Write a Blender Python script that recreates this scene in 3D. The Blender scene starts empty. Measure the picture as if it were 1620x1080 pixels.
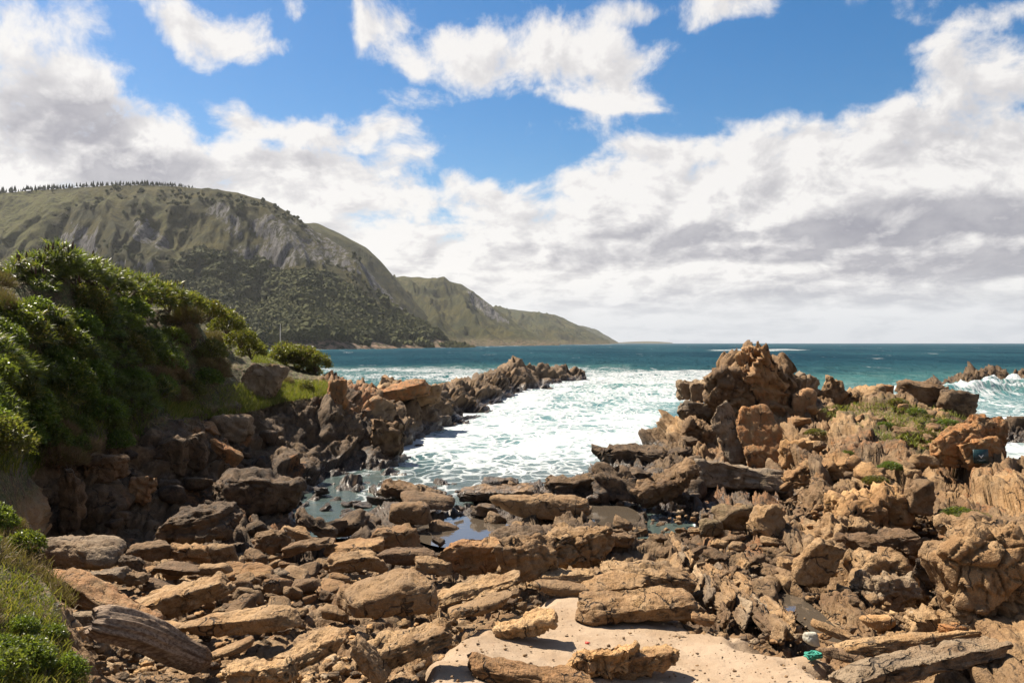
import bpy, math, random
import numpy as np
from mathutils import Vector, Matrix
random.seed(7); RNG = np.random.default_rng(7)
R = math.radians
SC = bpy.context.scene
COL = SC.collection

# ------------------------------------------------------------------ camera
F, CX, HY, CH = 1305.0, 810.0, 542.0, 5.5           # focal length in px of the 1620 px photo, horizon row, eye height
cam = bpy.data.objects.new('camera', bpy.data.cameras.new('camera')); COL.objects.link(cam)
cam.data.lens = 36.0 * F / 1620.0
cam.data.clip_start = 0.1; cam.data.clip_end = 40000
cam.location = (0, 0, CH); cam.rotation_euler = (R(90) + math.atan(2 / F), 0, 0)
SC.camera = cam
SC.view_settings.view_transform = 'Standard'; SC.view_settings.look = 'None'
SC.view_settings.exposure = 1.38; SC.view_settings.gamma = 1.0
SC.cycles.use_denoising = True
SC.cycles.max_bounces = 4; SC.cycles.diffuse_bounces = 2; SC.cycles.glossy_bounces = 2
SC.cycles.transmission_bounces = 3; SC.cycles.volume_bounces = 1; SC.cycles.transparent_max_bounces = 6

# ------------------------------------------------------------------ sun and sky
SUN_AZ, SUN_EL = R(-54), R(52)                        # azimuth from +Y, towards -X
sv = Vector((math.sin(SUN_AZ) * math.cos(SUN_EL), math.cos(SUN_AZ) * math.cos(SUN_EL), math.sin(SUN_EL)))
sun = bpy.data.objects.new('sun', bpy.data.lights.new('sun', 'SUN')); COL.objects.link(sun)
sun.data.energy = 5.0; sun.data.angle = R(0.55); sun.data.color = (1.0, 0.91, 0.77)
sun.rotation_euler = sv.to_track_quat('Z', 'Y').to_euler()

class NT:
    """small helper round a node tree"""
    def __init__(s, tree): s.t = tree; s.n = tree.nodes; s.l = tree.links
    def new(s, typ, **kw):
        n = s.n.new(typ)
        for k, v in kw.items(): setattr(n, k, v)
        return n
    def put(s, sock, v):
        if isinstance(v, bpy.types.NodeSocket): s.l.new(v, sock)
        elif v is not None: sock.default_value = v
    def math(s, op, a, b=None, c=None, clamp=False):
        n = s.new('ShaderNodeMath', operation=op, use_clamp=clamp)
        for i, v in enumerate((a, b, c)): s.put(n.inputs[i], v)
        return n.outputs[0]
    def vec(s, op, a, b=None):
        n = s.new('ShaderNodeVectorMath', operation=op)
        s.put(n.inputs[0], a); s.put(n.inputs[1], b)
        return n.outputs['Value'] if op in ('LENGTH', 'DOT_PRODUCT', 'DISTANCE') else n.outputs[0]
    def scale(s, a, f):
        n = s.new('ShaderNodeVectorMath', operation='SCALE'); s.put(n.inputs[0], a); s.put(n.inputs[3], f); return n.outputs[0]
    def noise(s, vec, scale, detail=4, rough=.5, dist=0., lac=2.0, col=False):
        n = s.new('ShaderNodeTexNoise'); s.put(n.inputs['Vector'], vec)
        n.inputs['Scale'].default_value = scale; n.inputs['Detail'].default_value = detail
        n.inputs['Roughness'].default_value = rough; n.inputs['Distortion'].default_value = dist
        n.inputs['Lacunarity'].default_value = lac
        return n.outputs[1 if col else 0]
    def vor(s, vec, scale, feature='F1', out=0, rand=1.0):
        n = s.new('ShaderNodeTexVoronoi', feature=feature); s.put(n.inputs['Vector'], vec)
        n.inputs['Scale'].default_value = scale; n.inputs['Randomness'].default_value = rand
        return n.outputs[out]
    def ramp(s, v, lo, hi, a=0., b=1., smooth=True):
        n = s.new('ShaderNodeMapRange', interpolation_type='SMOOTHSTEP' if smooth else 'LINEAR'); n.clamp = True
        s.put(n.inputs[0], v)
        for i, x in zip((1, 2, 3, 4), (lo, hi, a, b)): s.put(n.inputs[i], x)
        return n.outputs[0]
    def mix(s, f, a, b, blend='MIX'):
        n = s.new('ShaderNodeMix', data_type='RGBA', blend_type=blend)
        s.put(n.inputs[0], f)
        for k, v in ((6, a), (7, b)):
            s.put(n.inputs[k], (*v, 1) if isinstance(v, tuple) and len(v) == 3 else v)
        return n.outputs[2]
    def attr(s, name, out='Color'):
        return s.new('ShaderNodeAttribute', attribute_name=name).outputs[out]
    def sep(s, v):
        n = s.new('ShaderNodeSeparateXYZ'); s.put(n.inputs[0], v); return n.outputs
    def comb(s, x, y, z):
        n = s.new('ShaderNodeCombineXYZ')
        for i, v in enumerate((x, y, z)): s.put(n.inputs[i], v)
        return n.outputs[0]
    def bump(s, h, strength, dist, normal=None):
        n = s.new('ShaderNodeBump'); s.put(n.inputs['Height'], h)
        n.inputs['Strength'].default_value = strength; n.inputs['Distance'].default_value = dist
        if normal is not None: s.put(n.inputs['Normal'], normal)
        return n.outputs[0]

world = bpy.data.worlds.new('World'); SC.world = world; world.use_nodes = True
world.cycles.sampling_method = 'MANUAL'; world.cycles.sample_map_resolution = 512
def build_world():
    t = NT(world.node_tree); t.n.clear()
    sky = t.new('ShaderNodeTexSky', sky_type='NISHITA', sun_disc=False)
    sky.sun_elevation = SUN_EL; sky.sun_rotation = SUN_AZ
    sky.altitude = 10; sky.air_density = 1.0; sky.dust_density = 0.6; sky.ozone_density = 2.2
    skc = t.new('ShaderNodeHueSaturation'); skc.inputs['Saturation'].default_value = 1.45; skc.inputs['Value'].default_value = 0.44
    t.l.new(sky.outputs[0], skc.inputs['Color'])
    d = t.vec('NORMALIZE', t.new('ShaderNodeTexCoord').outputs['Generated'])
    x, y, z = t.sep(d)
    az = t.math('ARCTAN2', x, y); el = t.math('ARCSINE', z)
    p0 = t.comb(az, el, 0)
    # clouds flatten towards the horizon
    v = t.math('LOGARITHM', t.math('ADD', t.math('MAXIMUM', el, 0.0), 0.10), math.e)
    q = t.comb(t.math('MULTIPLY', az, 1.0), t.math('MULTIPLY', v, 0.42), 0.37)
    warp = t.vec('SUBTRACT', t.noise(q, 6.0, 2, .6, col=True), (.5, .5, .5))
    q = t.vec('ADD', q, t.scale(warp, 0.06))
    n1 = t.noise(q, 15.0, 8, 0.63)
    n2 = t.noise(t.vec('ADD', q, (-0.016, 0.020, 0.0)), 15.0, 4, 0.58)           # the same clouds a step towards the sun
    pw = t.vec('ADD', p0, t.scale(warp, 0.05))
    def ang(px, py):
        a = math.atan((px - CX) / F); return a, math.atan((HY - py) / F * math.cos(a))
    def blobs(lst):
        acc = None
        for (px, py, rx, ry, w) in lst:
            a, e = ang(px, py); kx, ky = F / rx / 1.35, F / ry / 1.35
            n = t.new('ShaderNodeVectorMath', operation='MULTIPLY_ADD'); t.put(n.inputs[0], pw); n.inputs[1].default_value = (kx, ky, 0); n.inputs[2].default_value = (-a * kx, -e * ky, 0)
            m = t.math('MULTIPLY_ADD', t.vec('DOT_PRODUCT', n.outputs[0], n.outputs[0]), -w, w)
            acc = t.math('MAXIMUM', m, 0.0 if acc is None else acc)
        return acc
    pos = blobs([(290,35,55,34,1),(345,58,66,44,1),(402,92,56,30,.95),(612,35,62,44,1),(665,75,74,46,1),(760,98,110,50,1),
        (880,96,120,64,1.05),(990,128,120,62,1.05),(940,165,90,34,.95),(650,150,66,24,.9),(1150,16,95,30,.92),(480,18,34,16,.5),
        (40,70,110,70,.85),(90,150,110,80,1.1),(20,215,110,95,1.35),(190,240,120,80,1.35),(390,188,62,42,1),(490,208,110,56,1.05),
        (585,205,90,56,1.1),(650,240,66,46,1.05),(450,268,230,50,1.25),(720,272,46,32,1),(905,212,100,28,1),(1060,245,150,56,1.1),
        (1260,250,210,74,1.1),(1450,190,150,80,1.05),(1570,160,130,84,1.05),(800,330,200,50,1.05),(500,330,260,60,1.35),(1200,330,420,90,1.5),
        (1300,420,600,90,1.5),(700,430,300,90,1.4),(1300,285,260,60,1.35),(1050,300,260,55,1.35),(1560,260,150,90,1.3),(1000,20,110,14,.5),(1470,70,60,14,.5),(1600,15,60,24,.62),(780,28,60,12,.45)])
    gap = blobs([(625,338,90,20,.42),(835,262,76,30,.5),(700,380,90,18,.22),(250,160,60,40,.2),(450,228,60,9,.3),(1150,205,120,22,.22),(775,222,140,52,1.0),(500,142,150,46,1.0),(1040,206,120,18,.6),(1240,115,170,60,1.0),(205,70,45,60,.5),(525,60,34,80,1.0),(250,130,70,36,.5)])
    # away from the picture: banks low down, clouds higher up thinned to lower ambient light
    side = t.ramp(t.math('ABSOLUTE', az), R(34), R(44)); up = t.ramp(el, R(21), R(28))
    off = t.math('MULTIPLY', side, t.ramp(el, R(26), R(10), .30, 1.0))
    band = t.ramp(el, R(10.5), R(6.5), 0, 1.45)
    cov = t.math('MAXIMUM', t.math('MAXIMUM', pos, off), t.math('MAXIMUM', band, t.math('MULTIPLY', up, .30)))
    cov = t.math('SUBTRACT', cov, gap)
    dens = t.math('ADD', t.math('MULTIPLY', cov, 0.74), t.math('MULTIPLY', t.math('SUBTRACT', n1, .5), 2.2))
    alpha = t.ramp(dens, 0.12, 0.70)
    thick = t.ramp(dens, 0.20, 0.95)
    lit = t.ramp(t.math('SUBTRACT', n1, n2), -0.22, 0.24, smooth=False)
    grey = blobs([(110,190,90,62,.95),(200,262,130,30,1.),(60,140,60,50,.4),(1450,352,260,26,1.1),(1100,368,170,18,.75),(1300,398,270,18,.75),
        (1560,412,210,30,.95),(1590,335,130,34,.95),(1000,402,170,18,.45),(650,268,100,24,.5),(500,258,110,22,.35),(1540,200,130,50,.45),
        (1350,470,420,20,.5),(900,345,120,14,.35),(330,285,90,18,.4)])
    soft = t.ramp(t.noise(q, 3.2, 2, .5), .36, .70)
    off_grey = t.math('MULTIPLY', t.math('MAXIMUM', side, up), t.math('MULTIPLY', soft, .55))
    shade = t.math('MAXIMUM', grey, off_grey)
    shade = t.math('ADD', shade, t.math('MULTIPLY', t.math('SUBTRACT', .55, lit), 1.6))
    shade = t.math('MULTIPLY', shade, thick, clamp=True)
    shade = t.math('MULTIPLY', shade, t.ramp(n2, .30, .70, 1.0, .62, smooth=False))
    K = 3.62
    white = (0.99 * K, 0.96 * K, 0.93 * K); dark = (0.28 * K, 0.275 * K, 0.33 * K)
    ccol = t.mix(shade, white, dark)
    # thick air low over the sea
    ccol = t.mix(t.ramp(el, R(5.0), R(0.3), 0, .72), ccol, (0.62 * K, 0.66 * K, 0.72 * K))
    out = t.mix(t.math('MULTIPLY', alpha, .97), skc.outputs[0], ccol)
    bg = t.new('ShaderNodeBackground'); bg.inputs[1].default_value = 0.1
    t.l.new(out, bg.inputs[0])
    t.l.new(bg.outputs[0], t.new('ShaderNodeOutputWorld').inputs[0])
build_world()

# ------------------------------------------------------------------ numpy tools
def _h(ix, iy, iz, seed):
    n = (ix.astype(np.uint32) * np.uint32(374761393) + iy.astype(np.uint32) * np.uint32(668265263)
         + iz.astype(np.uint32) * np.uint32(2147483647 - 1013) + np.uint32((seed * 974634721 + 12345) & 0xffffffff))
    n = (n ^ (n >> np.uint32(13))) * np.uint32(1274126177)
    n = (n ^ (n >> np.uint32(16))) * np.uint32(2246822519)
    return ((n ^ (n >> np.uint32(15))) & np.uint32(0xffffff)).astype(np.float32) / np.float32(0xffffff)
def vnoise(p, seed=0):
    p = np.asarray(p, np.float32); i = np.floor(p); f = p - i; i = i.astype(np.int64)
    f = f * f * f * (f * (f * 6 - 15) + 10)
    x, y, z = i[:, 0], i[:, 1], i[:, 2]; fx, fy, fz = f[:, 0], f[:, 1], f[:, 2]
    c = [[[_h(x + a, y + b, z + g, seed) for g in (0, 1)] for b in (0, 1)] for a in (0, 1)]
    l = lambda a, b, t_: a + (b - a) * t_
    return l(l(l(c[0][0][0], c[0][0][1], fz), l(c[0][1][0], c[0][1][1], fz), fy),
             l(l(c[1][0][0], c[1][0][1], fz), l(c[1][1][0], c[1][1][1], fz), fy), fx) * 2 - 1
def fbm(p, octv=4, seed=0, gain=.5, lac=2.07):
    p = np.asarray(p, np.float32); s = np.zeros(len(p), np.float32); a = 1.; n = 0.
    for k in range(octv):
        s += a * vnoise(p, seed + k * 17); n += a; a *= gain; p = p * lac + 3.7
    return s / n
def ridged(p, octv=4, seed=0, gain=.5):
    p = np.asarray(p, np.float32); s = np.zeros(len(p), np.float32); a = 1.; n = 0.
    for k in range(octv):
        s += a * (1 - np.abs(vnoise(p, seed + k * 13)) * 2); n += a; a *= gain; p = p * 2.1 + 1.9
    return s / n
def worley(p, seed=0, jit=.8):
    """F1, F2, cell hash triple and the offset from the nearest feature point"""
    p = np.asarray(p, np.float32); b = np.floor(p - .5).astype(np.int64)
    N = len(p); f1 = np.full(N, 9., np.float32); f2 = np.full(N, 9., np.float32)
    rid = np.zeros((N, 4), np.float32); off = np.zeros((N, 3), np.float32)
    for dx in (0, 1):
        for dy in (0, 1):
            for dz in (0, 1):
                c = b + np.array([dx, dy, dz])
                r = [_h(c[:, 0], c[:, 1], c[:, 2], seed + k) for k in range(3)]
                q = np.stack([c[:, k] + .5 + jit * (r[k] - .5) for k in range(3)], 1).astype(np.float32)
                dd = p - q; d = np.sqrt((dd * dd).sum(1)); near = d < f1
                f2 = np.where(near, f1, np.minimum(f2, d))
                off[near] = dd[near]
                rid[near, 0] = _h(c[near, 0], c[near, 1], c[near, 2], seed + 7); rid[near, 1] = r[0][near]; rid[near, 2] = r[1][near]; rid[near, 3] = r[2][near]
                f1 = np.minimum(f1, d)
    return f1, f2, rid, off
def sstep(x, a, b):
    t = np.clip((x - a) / (b - a), 0, 1); return t * t * (3 - 2 * t)
def blocks(p, seed, tilt=.8):
    """fractured rock: each cell a tilted facet of its own height, dark cracks between"""
    f1, f2, rid, off = worley(p, seed)
    v = (rid[:, 0] * 2 - 1) + tilt * ((rid[:, 1:] * 2 - 1) * off).sum(1)
    crack = 1 - sstep(f2 - f1, 0.0, 0.10)
    return v, crack
def vnormals(v, f):
    a, b, c = v[f[:, 0]], v[f[:, 1]], v[f[:, 2]]
    if f.shape[1] == 4: fn = np.cross(c - a, v[f[:, 3]] - b)
    else: fn = np.cross(b - a, c - a)
    n = np.zeros_like(v)
    for k in range(f.shape[1]):
        for ax in range(3): n[:, ax] += np.bincount(f[:, k], fn[:, ax], len(v))
    return n / np.maximum(np.linalg.norm(n, axis=1, keepdims=True), 1e-9)
def mesh(name, v, f, mat=None, attrs=None, smooth=True):
    """v (N,3), f (M,3|4) int array -> mesh datablock; attrs: {name: (N,) or (N,4)}"""
    me = bpy.data.meshes.new(name); v = np.asarray(v, np.float32); f = np.asarray(f, np.int32); k = f.shape[1]
    me.vertices.add(len(v)); me.vertices.foreach_set('co', v.ravel())
    me.loops.add(f.size); me.loops.foreach_set('vertex_index', f.ravel())
    me.polygons.add(len(f)); me.polygons.foreach_set('loop_start', np.arange(0, f.size, k, dtype=np.int32))
    if smooth: me.polygons.foreach_set('use_smooth', np.ones(len(f), bool))
    me.update(calc_edges=True)
    for n, a in (attrs or {}).items():
        a = np.asarray(a, np.float32)
        if a.ndim == 1:
            at = me.attributes.new(n, 'FLOAT', 'POINT'); at.data.foreach_set('value', a)
        else:
            at = me.attributes.new(n, 'FLOAT_COLOR', 'POINT'); at.data.foreach_set('color', a.ravel())
    if mat: me.materials.append(mat)
    return me
def flat(me): me.polygons.foreach_set('use_smooth', np.zeros(len(me.polygons), bool)); return me
def link(name, me, parent=None, label=None, cat=None, group=None, kind=None, loc=None, rot=None):
    o = bpy.data.objects.new(name, me); COL.objects.link(o)
    if parent is not None: o.parent = parent
    if label: o['label'] = label
    if cat: o['category'] = cat
    if group: o['group'] = group
    if kind: o['kind'] = kind
    if loc is not None: o.location = loc
    if rot is not None: o.rotation_euler = rot
    return o
def compact(v, f, *arrs):
    used = np.zeros(len(v), bool); used[f.ravel()] = True
    m = np.cumsum(used) - 1
    return (v[used], m[f]) + tuple(a[used] for a in arrs)
def gridfaces(nu, nv):
    i = np.arange(nu - 1)[:, None] * nv + np.arange(nv - 1)[None, :]
    return np.stack([i, i + nv, i + nv + 1, i + 1], -1).reshape(-1, 4)
def at(px, py, Y): return Vector(((px - CX) / F * Y, Y, CH - (py - HY) * Y / F))
def inpoly(px, py, poly):
    """signed distance (px) to a polygon, positive inside"""
    poly = np.array(poly, float); n = len(poly); ins = np.zeros(px.shape, bool); dm = np.full(px.shape, 1e9)
    for i in range(n):
        (x1, y1), (x2, y2) = poly[i], poly[(i + 1) % n]
        ins ^= ((y1 > py) != (y2 > py)) & (px < (x2 - x1) * (py - y1) / (y2 - y1 + 1e-12) + x1)
        dx, dy = x2 - x1, y2 - y1; tt = np.clip(((px - x1) * dx + (py - y1) * dy) / (dx * dx + dy * dy), 0, 1)
        dm = np.minimum(dm, np.hypot(px - x1 - tt * dx, py - y1 - tt * dy))
    return np.where(ins, dm, -dm)

# ------------------------------------------------------------------ materials
def material(name):
    m = bpy.data.materials.new(name); m.use_nodes = True; t = NT(m.node_tree); t.n.clear()
    b = t.new('ShaderNodeBsdfPrincipled'); o = t.new('ShaderNodeOutputMaterial'); t.l.new(b.outputs[0], o.inputs[0])
    return m, t, b, o
def rock_material():
    """attribute zone: r dark weathered rock, g orange lichen, b soil and moss, a grey"""
    m, t, b, o = material('rock')
    tc = t.new('ShaderNodeTexCoord').outputs['Object']
    rnd = t.new('ShaderNodeObjectInfo').outputs['Random']
    p = t.vec('ADD', tc, t.comb(t.math('MULTIPLY', rnd, 37.), t.math('MULTIPLY', rnd, 91.), t.math('MULTIPLY', rnd, 53.)))
    z = t.sep(t.attr('zone', 'Vector')); za = t.attr('zone', 'Alpha')
    nA = t.noise(p, .9, 3, .6); nB = t.noise(p, 3.3, 5, .65); nC = t.noise(p, 17., 4, .7); nD = t.noise(p, 60., 2, .7)
    # bedding streaks run along the strike of the rock
    st = t.noise(t.vec('MULTIPLY', p, (4.5, 1.0, 3.2)), 1.6, 4, .62)
    c = t.mix(t.ramp(nA, .36, .64), (0.2477, 0.1471, 0.0662), (0.3406, 0.2245, 0.1144))
    c = t.mix(t.ramp(nB, .45, .72, 0, .75), c, (0.3965, 0.2933, 0.1763))
    c = t.mix(t.ramp(st, .54, .70, 0, .55), c, (0.1238, 0.0722, 0.0361))
    c = t.mix(t.math('MULTIPLY', t.ramp(nC, .55, .70), .5), c, (0.0929, 0.0542, 0.0292))
    grey = t.mix(t.ramp(nB, .33, .60), (.135, .110, .088), (.300, .258, .205))
    c = t.mix(t.math('MULTIPLY', za, t.ramp(nA, .30, .6, .45, 1.)), c, grey)
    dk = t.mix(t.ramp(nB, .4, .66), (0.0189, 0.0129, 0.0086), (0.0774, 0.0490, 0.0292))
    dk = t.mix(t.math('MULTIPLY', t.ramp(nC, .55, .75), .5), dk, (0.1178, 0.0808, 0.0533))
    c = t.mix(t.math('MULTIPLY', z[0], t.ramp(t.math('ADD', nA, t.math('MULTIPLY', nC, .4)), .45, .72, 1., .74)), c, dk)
    P_ = t.sep(t.new('ShaderNodeNewGeometry').outputs['Position'])
    dk = t.mix(t.ramp(st, .52, .68, 0, .65), dk, (.105, .072, .048))
    c = t.mix(t.ramp(t.math('ADD', t.math('MULTIPLY', nA, .6), t.math('MULTIPLY', nB, .4)), .48, .62, 0, .42), c, (.105, .066, .038))
    # every stone has its own tone, and the bedrock changes over some metres
    tone = t.math('FRACT', t.math('MULTIPLY', rnd, 17.3)); nL = t.noise(p, .33, 2, .6)
    c = t.mix(1.0, c, t.mix(tone, (.80, .77, .75), (1.34, 1.29, 1.19)), 'MULTIPLY')
    c = t.mix(1.0, c, t.mix(t.ramp(nL, .36, .60), (1.16, 1.13, 1.06), (.70, .66, .61)), 'MULTIPLY')
    tide = t.math('MULTIPLY', t.ramp(t.math('ADD', P_[2], t.math('MULTIPLY', nB, .7)), 1.25, .75), t.ramp(P_[1], 22.5, 26.5))
    c = t.mix(t.math('MULTIPLY', tide, .93), c, dk)
    org = t.mix(t.ramp(nC, .35, .65), (0.2597, 0.0860, 0.0172), (0.3406, 0.1471, 0.0447))
    c = t.mix(t.math('MULTIPLY', z[1], t.ramp(t.math('ADD', t.math('MULTIPLY', nB, .7), t.math('MULTIPLY', nC, .3)), .40, .60)), c, org)
    soil = t.mix(t.ramp(nB, .38, .6), (0.0464, 0.0301, 0.0138), (0.0525, 0.0619, 0.0138))
    c = t.mix(t.math('MULTIPLY', z[2], t.ramp(nC, .2, .55)), c, soil)
    cw = t.vec('ADD', t.vec('MULTIPLY', p, (1.5, .9, 1.1)), t.scale(t.noise(p, 1.3, 3, .6, col=True), 1.1))
    crack = t.math('MULTIPLY', t.ramp(t.vor(cw, 1.3, 'DISTANCE_TO_EDGE'), .030, .004), t.ramp(t.noise(p, 1.7, 2, .5), .50, .60))
    c = t.mix(t.math('MULTIPLY', crack, .8), c, (.022, .015, .010))
    c = t.mix(.32, c, t.mix(t.ramp(nD, .3, .7), (.25, .25, .25), (1.25, 1.25, 1.25)), 'MULTIPLY')
    t.l.new(c, b.inputs['Base Color'])
    t.l.new(t.ramp(tide, 0, 1, .88, .33), b.inputs['Roughness'])
    b.inputs['Specular IOR Level'].default_value = .35
    h = t.math('ADD', t.math('ADD', t.math('MULTIPLY', st, .5), t.math('MULTIPLY', nB, .8)), t.math('ADD', t.math('MULTIPLY', nC, .34), t.math('MULTIPLY', nD, .10)))
    h = t.math('SUBTRACT', h, t.math('MULTIPLY', crack, .5))
    t.l.new(t.bump(h, 1.0, .13), b.inputs['Normal'])
    return m
M_ROCK = rock_material()

def simple(name, cols, scale, rough=.8, bump=.3, bd=.02, spec=.3, detail=5, stretch=(1, 1, 1)):
    m, t, b, o = material(name)
    p = t.vec('MULTIPLY', t.new('ShaderNodeTexCoord').outputs['Object'], stretch)
    n = t.noise(p, scale, detail, .6)
    c = t.mix(t.ramp(n, .38, .62), cols[0], cols[1])
    if len(cols) > 2: c = t.mix(t.ramp(t.noise(p, scale * 3.7, detail, .6), .5, .68), c, cols[2])
    t.l.new(c, b.inputs['Base Color']); b.inputs['Roughness'].default_value = rough; b.inputs['Specular IOR Level'].default_value = spec
    if bump: t.l.new(t.bump(t.noise(p, scale * 2.5, detail, .65), bump, bd), b.inputs['Normal'])
    return m
def leaf_material(name, c0, c1, c2, rough=.42, trans=.48):
    m, t, b, o = material(name)
    tc = t.new('ShaderNodeTexCoord').outputs['Object']; rnd = t.new('ShaderNodeObjectInfo').outputs['Random']
    n = t.noise(t.vec('ADD', tc, t.comb(t.math('MULTIPLY', rnd, 31.), 0, 0)), 5., 4, .7)
    isl = t.new('ShaderNodeNewGeometry').outputs['Random Per Island']
    c = t.mix(t.ramp(t.math('ADD', t.math('MULTIPLY', n, .5), t.math('MULTIPLY', isl, .5)), .3, .72), c0, c1)
    c = t.mix(t.ramp(t.math('ADD', t.math('MULTIPLY', isl, .75), t.math('MULTIPLY', rnd, .3)), .78, .92), c, c2)
    c = t.mix(t.ramp(rnd, .3, 1., 0, .75), c, (.62, .52, .42), 'MULTIPLY')
    c = t.mix(t.ramp(rnd, .0, .35, .35, 0), c, (.16, .13, .03))
    t.l.new(c, b.inputs['Base Color']); b.inputs['Roughness'].default_value = rough; b.inputs['Specular IOR Level'].default_value = .4
    tr = t.new('ShaderNodeBsdfTranslucent'); t.l.new(t.mix(.35, c, (.28, .34, .02)), tr.inputs[0])
    mx = t.new('ShaderNodeMixShader'); mx.inputs[0].default_value = trans
    t.l.new(b.outputs[0], mx.inputs[1]); t.l.new(tr.outputs[0], mx.inputs[2]); t.l.new(mx.outputs[0], o.inputs[0])
    return m
M_STRAP = leaf_material('strap_leaf', (.028, .048, .010), (.10, .135, .024), (.28, .23, .06))
M_LEAF = leaf_material('small_leaf', (.030, .060, .009), (.10, .155, .022), (.22, .23, .045))
M_DRY = leaf_material('dry_twigs', (.11, .062, .030), (.22, .135, .065), (.10, .11, .03), .7, .2)
M_OLIVE = leaf_material('olive_leaf', (.042, .045, .010), (.135, .115, .026), (.25, .165, .05))
M_GRASS = leaf_material('grass_blade', (.10, .13, .016), (.20, .20, .03), (.33, .25, .08), .6, .4)
M_STEM = simple('stem', ((.06, .042, .028), (.13, .095, .065)), 20, bump=.4)
M_SPIKE = simple('flower_spike', ((.028, .014, .010), (.075, .032, .018)), 30, bump=.4)

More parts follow.
